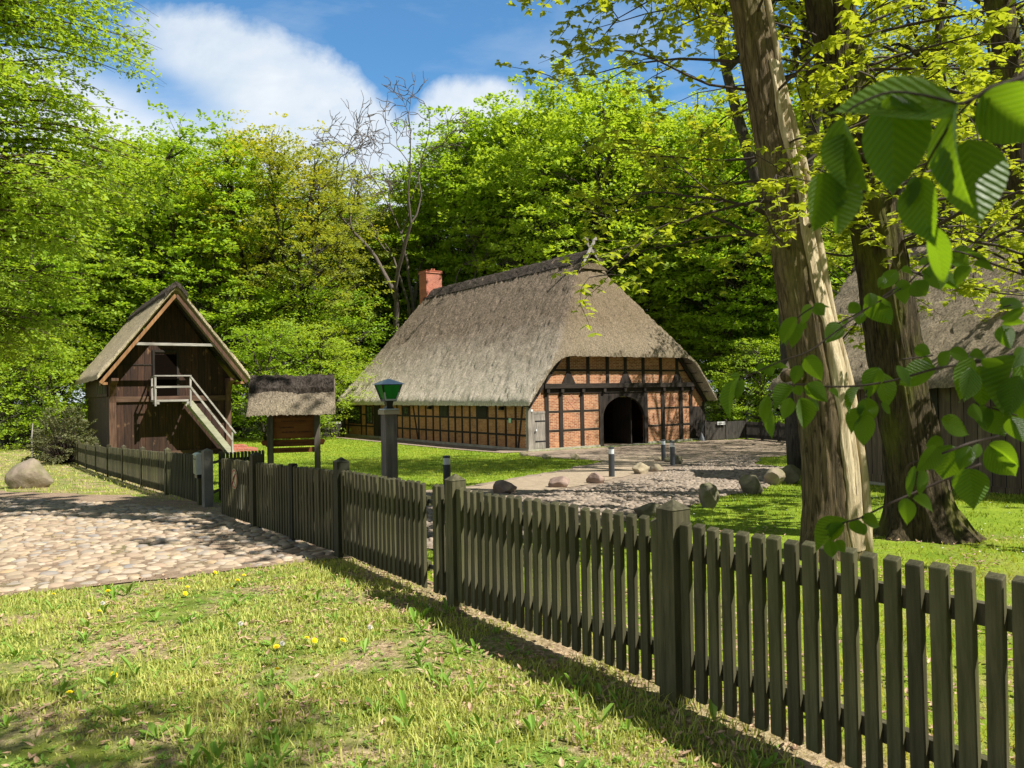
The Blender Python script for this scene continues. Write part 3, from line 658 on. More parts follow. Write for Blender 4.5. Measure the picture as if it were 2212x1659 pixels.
# pedestrian gate P3 .. G3
g = empty('garden_gate', P3, 0, 'single picket gate between the two dark posts and the gap with latches', 'gate')
pickets(g, P3+(G3-P3)*.02, G3, 20, f0=.03, f1=.985); e_ = P3.lerp(G3, .03)
rail_obj(g, e_, G3, .80, a0); rail_obj(g, e_, G3, .24, a0)
nn = Vector((-math.sin(a0), math.cos(a0), 0))
MB().beam(G3+Vector((0, 0, .80))+nn*.02-P3, E3+Vector((0, 0, .80))+nn*.02-P3-fd*-.03, .015, .035).build('latch', M['iron'], g)
MB().beam(G3+Vector((0, 0, .24))+nn*.02-P3, E3+Vector((0, 0, .24))+nn*.02-P3-fd*-.03, .015, .035).build('latch', M['iron'], g)
gpost = empty('gate_post', P3, 0, 'dark square post with pointed cap between wagon gate and single gate', 'post'); post_obj(gpost, P3, a0, .14, 1.05, M['fence_dark'], 'shaft')
# wagon gate, two leaves
MID = P3.lerp(P4, .5); MID.z = zg(MID.x, MID.y)
for A, B, lb in ((MID, P3, 'right leaf of the double wagon gate, with diagonal brace shadow'), (P4, MID, 'left leaf of the double wagon gate next to the pale capped post')):
    e = empty('wagon_gate', A, 0, lb, 'gate', 'leaves of the wagon gate'); L = (B-A).length
    pickets(e, A, B, 14, z0=.05, f0=.07, f1=.93)
    rail_obj(e, A.lerp(B, .04), B.lerp(A, .04), .80, a0); rail_obj(e, A.lerp(B, .04), B.lerp(A, .04), .22, a0)
    MB().beam(A.lerp(B, .06)+nn*.05+Vector((0, 0, .26))-A, B.lerp(A, .06)+nn*.05+Vector((0, 0, .78))-A, .03, .07).build('brace', M['fence'], e)
    st = MB().box(-.03, -.045, -.02, .03, .03, .98).build('closing_stile', M['fence_dark'], e); st.rotation_euler.z = a0; q = MID.lerp(P3 if B == P3 else P4, .022); st.location = q-A
gpost = empty('gate_post', P4, 0, 'square post with pale pyramid cap left of the wagon gate', 'post'); post_obj(gpost, P4, a0, .15, 1.05, M['fence'], 'shaft')
# panel with the round sign
Q = gp(482, 1116); e = empty('fence_panel', Q, 0, 'short picket panel carrying a round no smoking sign', 'fence')
pickets(e, Q, P4, 15, z0=.05, f0=.03, f1=.93); a1 = math.atan2(P4.y-Q.y, P4.x-Q.x); rail_obj(e, Q, P4, .80, a1); rail_obj(e, Q, P4, .24, a1)
# round sign on it
sp_ = Q.lerp(P4, .46)+Vector((math.sin(a1), -math.cos(a1), 0))*.045+Vector((0, 0, .66))
s = empty('round_sign', sp_, a1, 'round cream sign with red rim and slash on the fence panel', 'sign')
def disc(r, y0, y1, n=40): return [(r*math.cos(k*2*math.pi/n), r*math.sin(k*2*math.pi/n)) for k in range(n)]
MB().prism(disc(.155, 0, 0), 0, .006).build('plate', M['cream'], s)
m = MB()
for r0_, r1_ in ((.118, .145),):
    A_, B_ = disc(r0_, 0, 0), disc(r1_, 0, 0)
    for k in range(40): m.add([(A_[k][0], -.003, A_[k][1]), (B_[k][0], -.003, B_[k][1]), (B_[(k+1) % 40][0], -.003, B_[(k+1) % 40][1]), (A_[(k+1) % 40][0], -.003, A_[(k+1) % 40][1])], [(0, 1, 2, 3)])
m.beam((-.08, -.004, -.085), (.08, -.004, .085), .003, .022, up=(0, 1, .01)).build('red_rim', M['red'], s)
m = MB(); m.prism([(-.075, -.03), (-.045, -.045), (-.03, .0), (-.04, .03), (-.06, .045), (-.06, .02), (-.08, .0)], -.0035, -.0015); m.prism([(.0, -.03), (.006, -.035), (.06, -.09), (.05, -.095)], -.0035, -.0015)
m.build('symbol', M['ink'], s)
# concrete post, open gate leaf behind
P5 = gp(449, 1096); a5 = a0
e = empty('gate_post', P5, 0, 'grey weathered gate post beside the letter box', 'post'); post_obj(e, P5, a5+.1, .16, 1.03, M['concrete'], 'shaft')
A = at(478, 1000, 15.5); A.z = zg(A.x, A.y); B = at(570, 1000, 16.9); B.z = zg(B.x, B.y)
e = empty('open_gate_leaf', A, 0, 'picket gate leaf standing open behind the fence panel with the round sign', 'gate')
pickets(e, A, B, 12, z0=.06); a = math.atan2(B.y-A.y, B.x-A.x); rail_obj(e, A, B, .80, a); rail_obj(e, A, B, .24, a); post_obj(e, A, a, .075, .98, M['fence'], 'hinge_stile', cap=False)
for z in (.80, .24): MB().beam(Vector((0, 0, z)), P5-A+Vector((.03, 0, z)), .02, .05).build('hinge', M['iron'], e)
# letter box
mp = gp(449, 1096)+Vector((-.42, .62, 0))*.55; fwd = Vector((math.sin(a0), -math.cos(a0), 0))
if fwd.dot(Vector((-.84, -.545, 0))) < 0: fwd = -fwd
mpos = P5+Vector((-.55, .835, 0))*.34+fwd*.085; mpos.z = zg(mpos.x, mpos.y)+.60
e = empty('letter_box', mpos, math.atan2(-.84, .545)+math.pi/2*0+R(0), 'grey green letter box with curved lid mounted on the fence', 'letter box')
# local x along the fence towards the camera, local -y outwards
e.rotation_euler.z = math.atan2(-.84, .55)+R(0)
m = MB(); m.box(-.14, -.06, 0, .14, .06, .35); m.build('body', M['mail_side'], e, bevel=.006)
m = MB(); m.prism([(-.072, .352), (.065, .352), (.065, .375), (.03, .392), (.0, .396), (-.04, .388), (-.072, .365)], -.15, .15, 'x'); m.build('lid', M['mail_side'], e)
m = MB(); m.box(-.13, -.068, .01, .13, -.061, .34); m.build('front_door', M['mail_front'], e); m = MB(); m.box(-.09, -.072, .27, .09, -.069, .29); m.build('slot', M['ink'], e)
m = MB(); m.box(-.04, -.072, .13, .04, -.069, .20); m.build('name_plate', M['cream'], e)
m = MB(); m.box(-.12, -.05, -.07, .12, .05, -.002); m.build('newspaper_tube', M['black_metal'], e)

def panel_run(name, label, A, B, nb, per, cat='fence', mat='fence', part_pickets=True, hh=1.0, group=None, posts=True):
    A, B = Vector(A), Vector(B); e = empty(name, A, 0, label, cat, group); ang = math.atan2(B.y-A.y, B.x-A.x)
    for b in range(nb):
        a_ = A.lerp(B, b/nb); b_ = A.lerp(B, (b+1)/nb); a_.z = zg(a_.x, a_.y); b_.z = zg(b_.x, b_.y)
        if posts: post_obj(e, a_, ang, .12, 1.0*hh, M[mat])
        rail_obj(e, a_, b_, .78*hh, ang, mat=M[mat]); rail_obj(e, a_, b_, .24*hh, ang, mat=M[mat])
        if part_pickets: pickets(e, a_, b_, per, z0=.05)
        else:
            m = MB(); dd = (b_-a_).normalized(); n_ = Vector((math.sin(ang), -math.cos(ang), 0))
            for i in range(per):
                p = a_.lerp(b_, (i+.5)/per)-e.location+n_*.018+Vector((0, 0, .05)); m.beam(p, p+Vector((0, 0, (.88+random.uniform(-.01, .01))*hh)), .066, .03, up=tuple(n_))
            m.build('slat_panel', M[mat], e)
    if posts: post_obj(e, b_, ang, .12, 1.0*hh, M[mat])
    return e
F1 = gp(155, 998); F2 = gp(109, 984); F3 = gp(52, 962)
S1 = P5.lerp(F1, .02); S2 = P5.lerp(F1, .52)
# direction so that the picket side faces the meadow
panel_run('picket_fence', 'green stained picket fence from the letter box to about the granary corner', S2, S1, 4, 22)
panel_run('picket_fence', 'lit stretch of picket fence below the granary and shrub', F1, S2, 4, 20, part_pickets=False)
panel_run('picket_fence', 'dark shaded stretch of picket fence at the far left end', F3, F1+Vector((-.2, .3, 0)), 6, 20, part_pickets=False)
# far fences beside the farmhouse
A = gp(1524, 952); B = gp(1613, 948); C_ = gp(1722, 957); D_ = gp(1860, 975)
e = panel_run('yard_gate', 'dark slatted yard gate with white plate right of the farmhouse', A, B, 2, 22, 'gate', 'far_fence', False, 1.12)
pl = A.lerp(B, .37)+Vector((0, -.12, .86)); s = empty('white_sign', pl, math.atan2(B.y-A.y, B.x-A.x), 'small white plate on the slatted gate right of the farmhouse', 'sign')
MB().box(-.26, -.02, 0, .26, 0, .17).build('plate', M['white'], s)
panel_run('picket_fence', 'dark picket fence behind the big trunk at the far side of the yard', B, C_, 3, 15, 'fence', 'far_fence', False, 1.05)
panel_run('picket_fence', 'dark picket fence glimpsed between the thick trunk and the barn', C_+Vector((.2, .1, 0)), D_, 3, 15, 'fence', 'far_fence', False, 1.05)
A = gp(690, 947); B = gp(742, 944); e = panel_run('side_gate', 'dark wooden side gate at the far left corner of the farmhouse', A, B, 1, 17, 'gate', 'far_fence', False, 1.15)
pl2 = A.lerp(B, .66)+Vector((0, -.15, .95)); s2 = empty('white_sign', pl2, 0, 'narrow white plate on the dark side gate left of the farmhouse', 'sign'); MB().box(-.4, -.02, 0, .4, 0, .13).build('plate', M['white'], s2)

def text(s_, size, parent, loc, mat, name='lettering', ext=.002, rot=(math.pi/2, 0, 0), sx=1):
    c = bpy.data.curves.new(name, 'FONT'); c.body = s_; c.size = size; c.extrude = ext; c.align_x = 'CENTER'
    tmp = bpy.data.objects.new(name, c); COL.objects.link(tmp)
    me = bpy.data.meshes.new_from_object(tmp.evaluated_get(bpy.context.evaluated_depsgraph_get())); bpy.data.objects.remove(tmp)
    me.materials.clear(); me.materials.append(mat); o = link(name, me, parent); o.location = loc; o.rotation_euler = rot; o.scale = (sx, 1, 1); return o
text('PRIVAT', .15, s, (0, -.023, .03), M['ink2']); text('PRIVAT', .11, s2, (0, -.023, .025), M['ink2'], sx=1.3)

# ------------------------------------------------------------------ lamp post
D = 14.0; p = at(840, 900, D); base = Vector((p.x, D, zg(p.x, D))); az_ = R(31)
L_ = empty('lamp_post', base, az_, 'timber lamp post with green glass lantern behind the fence', 'lamp')
zt = 1.6-.30-base.z
m = MB().box(-.115, -.115, -.1, .115, .115, zt-.04).build('post', M['post_wood'], L_, bevel=.008)
m = MB().box(-.15, -.15, zt-.038, .15, .15, zt+.045).build('cap_board', M['cap_wood'], L_, bevel=.006)
m = MB().box(-.135, -.135, zt+.047, .135, .135, zt+.065).build('zinc_plate', M['zinc'], L_, bevel=.004)
m = MB(); m.tube([(0, 0, zt+.066), (0, 0, zt+.09), (0, 0, zt+.11), (0, 0, zt+.20)], [.11, .09, .075, .095], 4, True); m.build('lantern_foot', M['black_metal'], L_).rotation_euler.z = R(45)
zb, zt2, rb, rt = zt+.215, zt+.505, .10, .185
m = MB(); m.box(-rb-.012, -rb-.012, zb-.02, rb+.012, rb+.012, zb)
cs = [(-1, -1), (1, -1), (1, 1), (-1, 1)]
for cx, cy in cs: m.beam((cx*rb, cy*rb, zb), (cx*rt, cy*rt, zt2), .022, .022, up=(cx, cy, 0))
for k in range(4):
    a, b = cs[k], cs[(k+1) % 4]; m.beam((a[0]*rt, a[1]*rt, zt2), (b[0]*rt, b[1]*rt, zt2), .02, .02); m.beam((a[0]*rb, a[1]*rb, zb+.012), (b[0]*rb, b[1]*rb, zb+.012), .018, .024)
lf = m.build('lantern_frame', M['black_metal'], L_)
m = MB(); a, b = cs[0], cs[1]
fr = lambda c, f: (c[0]*(rb+(rt-rb)*f)*1.0, c[1]*(rb+(rt-rb)*f)-.016, zb+(zt2-zb)*f)
m.beam(fr(a, .04), fr(b, .04), .004, .03, up=(0, -.3, 1)); m.beam(fr(a, .02), fr(a, .5), .03, .004, up=(0, -1, .3)); m.beam(fr(b, .02), fr(b, .5), .03, .004, up=(0, -1, .3)); m.build('tin_edging', M['zinc'], L_)
for k in range(4):
    a, b = cs[k], cs[(k+1) % 4]; r0_, r1_ = rb-.004, rt-.004
    me_ = MB().add([(a[0]*r0_, a[1]*r0_, zb+.01), (b[0]*r0_, b[1]*r0_, zb+.01), (b[0]*r1_, b[1]*r1_, zt2-.01), (a[0]*r1_, a[1]*r1_, zt2-.01)], [(0, 1, 2, 3)])
    me_.build('glass_pane', M['green_glass'], lf)
m = MB(); e1 = .238; m.add([(-e1, -e1, zt2), (e1, -e1, zt2), (e1, e1, zt2), (-e1, e1, zt2), (-.06, -.06, zt2+.085), (.06, -.06, zt2+.085), (.06, .06, zt2+.085), (-.06, .06, zt2+.085), (0, 0, zt2+.105)],
    [(0, 1, 5, 4), (1, 2, 6, 5), (2, 3, 7, 6), (3, 0, 4, 7), (4, 5, 8), (5, 6, 8), (6, 7, 8), (7, 4, 8), (3, 2, 1, 0)]); m.build('lantern_roof', M['zinc'], L_)
MB().cyl(0, 0, zb+.0, zb+.12, .025, 12).build('bulb', M['white'], L_)

# ------------------------------------------------------------------ thatched roofs
def smin(a, b, k):
    h = np.clip(.5+.5*(b-a)/k, 0, 1); return b*(1-h)+a*h-k*h*(1-h)
def roofmesh(name, xs, ys, zf, thick, mat, parent, jitter=.03, seed=0, droop=.0):
    rg = np.random.default_rng(seed); X, Y = np.meshgrid(xs, ys); Z = zf(X, Y); ny, nx = X.shape
    def fn(s): return np.array([[mnoise.noise(Vector((a*s, b*s, seed))) for a, b in zip(r1, r2)] for r1, r2 in zip(X, Y)])
    nz = fn(1.1)*.6+fn(3.7)*.4
    top = np.stack([X, Y, Z+nz*.10+rg.normal(0, jitter, X.shape)*1.0], -1)
    ex = np.minimum(X-xs[0], xs[-1]-X); ey = np.minimum(Y-ys[0], ys[-1]-Y); ed = np.clip(np.minimum(ex, ey)/1.2, 0, 1)
    edge = np.minimum(ex, ey) < 1e-6
    top[..., 2] -= np.where(edge, .07, 0)
    T = thick*(.55+.45*ed)+np.where(edge, rg.normal(0, .012, X.shape)-.03, 0)
    bot = np.stack([X+np.sign(X-(xs[0]+xs[-1])/2)*-.0, Y, Z-T], -1)
    # vertical outer faces jitter
    V = np.concatenate([top.reshape(-1, 3), bot.reshape(-1, 3)]); n = nx*ny
    i = np.arange((ny-1)*(nx-1)); r = i//(nx-1); c = i % (nx-1); b = r*nx+c
    q = [np.stack([b, b+1, b+nx+1, b+nx], 1), np.stack([b+n, b+nx+n, b+nx+1+n, b+1+n], 1)]
    lo = np.arange(nx-1); q.append(np.stack([lo+n, lo+1+n, lo+1, lo], 1)); hi = (ny-1)*nx+lo; q.append(np.stack([hi, hi+1, hi+1+n, hi+n], 1))
    le = np.arange(ny-1)*nx; q.append(np.stack([le, le+nx, le+nx+n, le+n], 1)); ri = le+nx-1; q.append(np.stack([ri+n, ri+nx+n, ri+nx, ri], 1))
    me = mesh_np(name, V, np.concatenate(q), mat, True); me.set_sharp_from_angle(angle=R(55)); return link(name, me, parent)
def ridge_cap(name, ys, zc, xc, half, slope, lift, thick, mat, parent, seed=1, end_round=True):
    # cross-section arc over the ridge, real thickness
    rg = np.random.default_rng(seed); m = MB(); ang = math.atan(slope); prof = []
    L = half
    for k in range(17):
        t = (k-8)/8; d = abs(t)*L; s = 1 if t > 0 else -1
        x = s*d*math.cos(ang); z = -d*math.sin(ang); rnd = .12*math.exp(-(d/.18)**2); prof.append((x, z+lift-rnd*slope*.6))
    rows = []; n = len(ys)
    for j, y in enumerate(ys):
        z0 = zc(y) if callable(zc) else zc; row = []
        for (x, z) in prof:
            e = mnoise.noise(Vector((x*3, y*2.3, seed)))*.05+rg.normal(0, .012); row.append((xc+x*(1+e*.3), y, z0+z+e))
        for (x, z) in prof[::-1]:
            row.append((xc+x*.98, y, z0+z-thick+rg.normal(0, .005)))
        rows.append(row)
    w = len(rows[0]); V = [v for r in rows for v in r]; fs = []
    for j in range(n-1):
        for k in range(w): a = j*w+k; b = j*w+(k+1) % w; fs.append((a, b, b+w, a+w))
    fs += [tuple(range(w-1, -1, -1)), tuple((n-1)*w+k for k in range(w))]
    m.add(V, fs); return m.build(name, mat, parent)

# ------------------------------------------------------------------ farmhouse
H = empty('farmhouse', HO, th, 'large half timbered brick farmhouse with a sweeping thatched roof', 'farmhouse')
W_, LN = 12.19, 22.7
def hpt(px, py, b=0.0):
    d = Vector(ray(px, py)); O = HO+HL*b-Vector((0, 0, EYE)); t = O.dot(HL)/d.dot(HL); P = d*t-O; return P.dot(HG), P.z
def zroof(x, y):
    s1 = 2.42+(x+.4)*1.262; s2 = 2.42+(12.59-x)*1.262; z = smin(s1, s2, .5)
    hip = 4.78+(y+.64)*1.66; hip = np.where(y > 2.30, 99, hip); z = smin(z, hip, .9)
    back = 2.42+(23.56-y)*2.75+np.sin(np.clip((23.56-y)/3, 0, 1)*3.14)*-.5; z = smin(z, back, .7); return z
xs = np.linspace(-.4, 12.59, 105); ys = np.concatenate([np.linspace(-.64, 2.28, 26), [2.32], np.linspace(2.45, 23.56, 160)])
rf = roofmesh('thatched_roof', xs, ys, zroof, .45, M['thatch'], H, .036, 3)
ridge_cap('ridge_cap', np.linspace(2.1, 20.7, 80), 10.50, 6.1, 1.05, 1.262, .20, .20, M['heather'], rf, 4)
# owl hole: not recessed, its inner shade is a near-black panel
m = MB(); m.prism([(5.32, 9.55), (6.88, 9.55), (6.1, 10.45)], 2.20, 2.29); m.build('owl_hole_shade', M['dark'], rf)
m = MB(); m.prism([(5.2, 9.45), (5.6, 9.75), (6.2, 9.80), (6.7, 9.62), (6.98, 9.45)], 2.0, 2.19); m.build('owl_hole_sill', M['thatch'], rf)
for pts_ in ([(170, 712), (205, 700), (340, 455), (372, 365), (400, 312), (430, 285), (432, 235), (428, 205), (452, 222), (474, 212), (470, 175), (460, 118), (444, 128), (436, 118), (405, 150), (385, 215), (378, 262), (330, 345), (285, 440)],
             [(585, 770), (545, 740), (480, 600), (400, 480), (345, 440), (300, 340), (262, 290), (254, 245), (262, 205), (240, 205), (214, 190), (228, 140), (244, 104), (262, 128), (285, 150), (298, 190), (300, 250), (318, 320), (372, 380), (440, 470), (520, 620)]):
    yb_ = 1.93 if pts_[0][0] == 170 else 2.02
    m = MB(); m.prism([hpt(1238.5+a*.109, 495.4+b*.109, yb_) for a, b in pts_], yb_, yb_+.06); m.build('horse_head_board', M['grey_wood'] if yb_ > 2 else M['pale_post'], rf)
# chimney
ch = MB().box(5.55, 20.35, 8.0, 6.85, 21.45, 11.95).build('chimney', M['brick_red'], H)
m = MB(); m.box(5.49, 20.29, 11.80, 6.91, 21.51, 11.90); m.box(5.52, 20.32, 11.952, 6.88, 21.48, 12.0)
for x_ in (6.3, 6.5): m.cyl(x_, 20.9, 12.0, 12.22, .06, 10)
m.build('chimney_crown', M['brick_red'], ch)
# walls
g_ = MB(); g_.prism([(0, -.1), (4.52, -.1), (4.52, 2.72), (7.70, 2.72), (7.70, -.1), (12.19, -.1), (12.19, 2.15), (10.3, 4.62), (1.9, 4.62), (0, 2.15)], 0, .25)
g_.build('gable_wall', M['brick'], H)
MB().box(.002, .25, -.1, .25, LN, 2.35).build('side_wall', M['brick_side'], H)
m = MB(); m.box(W_-.25, .25, -.1, W_, LN, 2.3); m.build('side_wall', M['brick_side'], H)
MB().box(.25, LN-.25, -.1, W_-.25, LN, 2.35).build('back_wall', M['brick'], H)
MB().box(.25, .26, -.05, W_-.25, LN-.25, .0).build('barn_floor', M['dirt'], H)
m = MB(); m.box(-.07, -.07, -.2, 4.42, -.002, .12); m.build('plinth', M['plinth'], H, bevel=.012)
m = MB(); m.box(7.74, -.07, -.2, 12.26, -.002, .12); m.build('plinth', M['plinth'], H, bevel=.012)
MB().box(-.06, 0, -.2, -.002, LN, .16).build('plinth', M['plinth'], H, bevel=.01)
MB().box(4.45, -.04, -.1, 7.74, .3, .03).build('threshold', M['plinth'], H)
def gt(name, x0, z0, x1, z1, y=-.035, back=.05, mat='timber', bev=.008): return MB().box(x0, y, z0, x1, back, z1).build(name, M[mat], H, bevel=bev)
gt('corner_post', -.035, .12, .17, 2.3, -.045, .16, 'grey_wood')
for x0, x1, mt in ((.98, 1.22, 'timber'), (1.85, 2.09, 'timber'), (3.19, 3.42, 'timber'), (4.40, 4.68, 'timber'), (7.54, 7.80, 'timber'), (8.80, 9.07, 'timber'), (10.18, 10.47, 'timber'), (11.0, 11.24, 'timber'), (12.02, 12.22, 'timber')):
    gt('post', x0, .12 if x0 != 4.40 and x0 != 7.54 else .03, x1, 2.76 if x0 < 12 else 2.15, -.035-.004*(x0 % 1))
ps = [(1.22, 1.85), (2.09, 3.19), (3.42, 4.40), (7.80, 8.80), (9.07, 10.18), (10.47, 11.0)]
for a, b in ps:
    for z in (.90, 1.83): gt('rail', a, z, b, z+.10, -.024, .05, 'timberx')
gt('tie_beam', .95, 2.76, 11.27, 3.0, -.07, .05, 'timberx'); gt('jetty_beam', .88, 3.003, 11.34, 3.24, -.22, .05, 'timberx')
for x in (1.1, 1.97, 3.3, 4.7, 6.1, 7.5, 8.93, 10.3, 11.12): gt('beam_end', x-.09, 2.80, x+.09, 3.001, -.19, -.071)
for x in (2.47, 3.73, 5.02, 6.26, 7.53, 8.83, 10.08): gt('post', x-.10, 3.241, x+.10, 4.62, -.037)
gt('rail', 1.35, 3.84, 10.85, 3.95, -.026, .05, 'timberx')
for x in (2.47, 6.26, 10.08): MB().prism([(x-.42, 3.245), (x+.42, 3.245), (x+.1, 3.84), (x-.1, 3.84)], -.045, .04).build('bracket', M['timber'], H)
for s_ in (0, 1):
    X_ = (lambda v: W_-v) if s_ else (lambda v: v)
    MB().beam((X_(-.05), -.10, 2.16), (X_(2.1), -.10, 4.72), .10, .22).build('verge_rafter', M['timber'], H)
    m = MB()
    for k in range(6): t_ = k/5.; m.beam((X_(-.2+2.2*t_), -.55, 2.18+2.62*t_), (X_(-.2+2.2*t_), .0, 2.18+2.62*t_), .07, .05)
    m.build('roof_battens', M['timber'], H)
# arch
poly = [(4.68, 1.55), (4.68, 2.76), (7.54, 2.76), (7.54, 1.55)]+[(6.11+1.42*math.cos(a), 1.50+1.05*math.sin(a)) for a in np.linspace(.04, math.pi-.04, 26)]
MB().prism(poly, -.02, .16).build('door_arch', M['timber'], H)
MB().box(7.05, .5, .03, 7.12, 1.9, 2.5).build('barn_door_leaf', M['timber'], H)
# ornaments in the brick
def ornament(cx, cz, kind):
    m = MB(); B = lambda a, b: m.beam((a[0], -.006, a[1]), (b[0], -.006, b[1]), .05, .012, up=(0, 1, 0))
    if kind: 
        for k in (-2, -1, 0, 1, 2): B((cx+k*.05, cz-.25), (cx+k*.2, cz+.30))
        B((cx-.28, cz-.3), (cx+.28, cz-.3))
    else:
        B((cx, cz+.38), (cx-.24, cz+.12)); B((cx, cz+.38), (cx+.24, cz+.12)); B((cx-.24, cz+.12), (cx+.22, cz-.36)); B((cx+.24, cz+.12), (cx-.22, cz-.36)); B((cx-.12, cz+.14), (cx+.12, cz+.14)); B((cx-.22, cz-.36), (cx-.32, cz-.26)); B((cx+.22, cz-.36), (cx+.32, cz-.26))
    m.build('brick_ornament', M['brick_orn'], H)
M['brick_orn'] = flat('ornament_brick', (.42, .20, .13), .9)
ornament(2.64, 2.32, 0); ornament(9.62, 2.35, 1)
# small doors
d = MB().box(.30, -.03, .13, .98, -.003, 1.80).build('side_door', M['grey_wood'], H, bevel=.006)
m = MB().box(.19, -.045, 1.80, .985, -.003, 1.92).build('door_lintel', M['grey_wood'], H, bevel=.01)
gt('door_jamb', .17, .12, .298, 1.80, -.04, .03, 'grey_wood')
for z in (.45, 1.42):
    m = MB(); m.box(.42, -.042, z, .98, -.031, z+.06); m.prism([(.36, z+.03), (.42, z-.02), (.45, z+.03), (.42, z+.08)], -.042, -.031); m.build('hinge', M['iron'], d)
for x, z in ((.36, .92), (.44, 1.02)): MB().box(x-.03, -.05, z-.05, x+.03, -.031, z+.05).build('lock_plate', M['iron'] if x < .4 else M['ring'], d)
MB().box(11.26, -.03, .13, 12.0, -.003, 1.9).build('side_door', M['timber'], H, bevel=.006)
MB().box(.12, -.06, 1.92, .24, -.046, 2.02).build('wall_switch', M['ring'], H)
# side wall timbers (plane x = 0, outside is -x)
def stt(name, y0, z0, y1, z1, x=-.035, mat='timber'): return MB().box(x, y0, z0, .05, y1, z1).build(name, M[mat], H, bevel=.006)
sy = [1.03, 1.9, 2.77, 3.56, 4.60, 5.33, 6.13, 6.88, 7.62, 8.58, 9.39, 10.28, 11.19, 12.35, 13.36, 14.1, 14.9, 15.7, 16.6, 17.55, 18.85, 19.65, 21.95]
for y in sy: stt('post', y-.065, .16, y+.065, 2.33, -.035-.002*(y % 1))
stt('corner_post', LN-.2, .16, LN+.03, 2.33)
for a, b in ((.17, 16.5), (17.6, 17.75), (18.8, 19.6), (21.9, 22.5)):
    stt('rail', a, 1.50, b, 1.60, -.026)
for a, b in ((.17, 16.5), (17.6, 22.5)): stt('rail', a, .72, b, .82, -.0265)
stt('wall_plate', .17, 2.2, 22.5, 2.34, -.045)
for a, b in (((.42, 2.2), (.85, .16)), ((11.9, 2.2), (11.3, .16))): MB().beam((-.018, a[0], a[1]), (-.018, b[0], b[1]), .10, .04, up=(1, 0, 0)).build('brace', M['timber'], H)
def window(y0, z0, y1, z1, cols, rows, fm='timber'):
    m = MB(); t = .06; x0, x1 = -.05, -.004
    m.box(x0, y0, z0, x1, y0+t, z1); m.box(x0, y1-t, z0, x1, y1, z1); m.box(x0, y0+t, z1-t, x1, y1-t, z1); m.box(x0, y0+t, z0, x1, y1-t, z0+t)
    w = m.build('window', M[fm], H)
    MB().box(-.02, y0+t, z0+t, -.006, y1-t, z1-t).build('pane', M['glass'], w)
    m = MB()
    for k in range(1, cols): y = y0+(y1-y0)*k/cols; m.box(-.04, y-.015, z0+t, -.021, y+.015, z1-t)
    for k in range(1, rows): z = z0+(z1-z0)*k/rows; m.box(-.037, y0+t, z-.012, -.0215, y1-t, z+.012)
    m.build('glazing_bar', M['pale_post' if fm == 'timber' and cols > 9 else 'fence_dark'], w)
window(19.75, .9, 21.85, 2.12, 4, 3); window(17.75, .94, 18.75, 2.12, 2, 3)
window(12.5, 1.60, 13.25, 2.12, 3, 2)
stt('side_door', 16.68, .1, 17.48, 2.15, -.045)
for a, b in ((7.70, 8.50), (3.64, 4.52)): stt('shutter', a, 1.602, b, 2.195, -.06, 'fence_dark')
for y in (9.65, 2.15):
    m = MB(); m.prism([(-.03, 1.98), (-.22, 1.98), (-.20, 2.06), (-.12, 2.14), (-.03, 2.17)], y-.12, y+.12); m.build('wall_lamp', M['black_metal'], H)
MB().box(-.06, 1.37, 1.36, -.041, 1.58, 1.58).build('green_notice', M['signgreen'], H)
ins = MB(); ins.beam((11.33, -.20, .2), (11.33, -.20, 1.95), .05, .05).build('downpipe', M['iron'], H)
e = empty('black_cone_stand', HO+HG*11.45-HL*.45, th, 'dark hourglass shaped stand at the right door of the farmhouse', 'stand')
m = MB(); m.tube([(0, 0, 0), (0, 0, .45), (0, 0, .95)], [.24, .02, .2], 12); m.build('stand_body', M['bollard'], e); MB().cyl(0, 0, .95, .98, .22, 12).build('stand_top', M['iron'], e)

# ------------------------------------------------------------------ granary
M['sill_wood'] = wood('granary_beam', (.055, .03, .02), (.16, .095, .06), 'x', 6)
M['sill_post'] = wood('granary_post', (.055, .028, .018), (.17, .095, .06), 'z', 6)
sth = R(33.13); SO = Vector((-19.29, 36.94, -1.205)); SW, SL = 5.57, 12.2
G = empty('granary', SO, sth, 'tall dark timber granary with steep thatched roof and outside stair', 'granary')
def zg2(x, y):
    s1 = 3.98+(x+.64)*1.30; s2 = 3.98+(6.21-x)*1.30; return smin(s1, s2, .35)
gr = roofmesh('thatched_roof', np.linspace(-.64, 6.21, 60), np.concatenate([[-1.52, -1.46], np.linspace(-1.3, 12.9, 100)]), zg2, .42, M['thatch2'], G, .016, 6)
ridge_cap('ridge_cap', np.linspace(-1.62, 12.8, 60), 8.40, 2.785, .85, 1.30, .22, .24, M['heather'], gr, 7)
for s_ in (0, 1):
    X_ = (lambda v: SW-v) if s_ else (lambda v: v)
    MB().beam((X_(-.50), -1.42, 3.62), (X_(2.77), -1.42, 7.86), .05, .15).build('verge_board', M['tan_wood' if not s_ else 'sill_post'], G)
    MB().beam((X_(-.42), -.9, 3.52), (X_(2.75), -.9, 7.62), .12, .12).build('rafter', M['timber'], G)
    MB().beam((X_(-.3), -1.4, 3.60), (X_(-.3), .3, 3.60), .2, .12).build('eave_beam', M['tan_wood'], G)
m = MB(); m.prism([(0, -.1), (SW, -.1), (SW, 3.9), (2.785, 7.75), (0, 3.9)], 0, .12); m.build('gable_wall', M['plank'], G)
MB().box(0, .12, -.1, .12, SL, 3.0).build('side_wall', M['plank_side'], G); MB().box(-.1, .12, 3.001, .02, SL, 3.9).build('upper_side_wall', M['plank_side'], G)
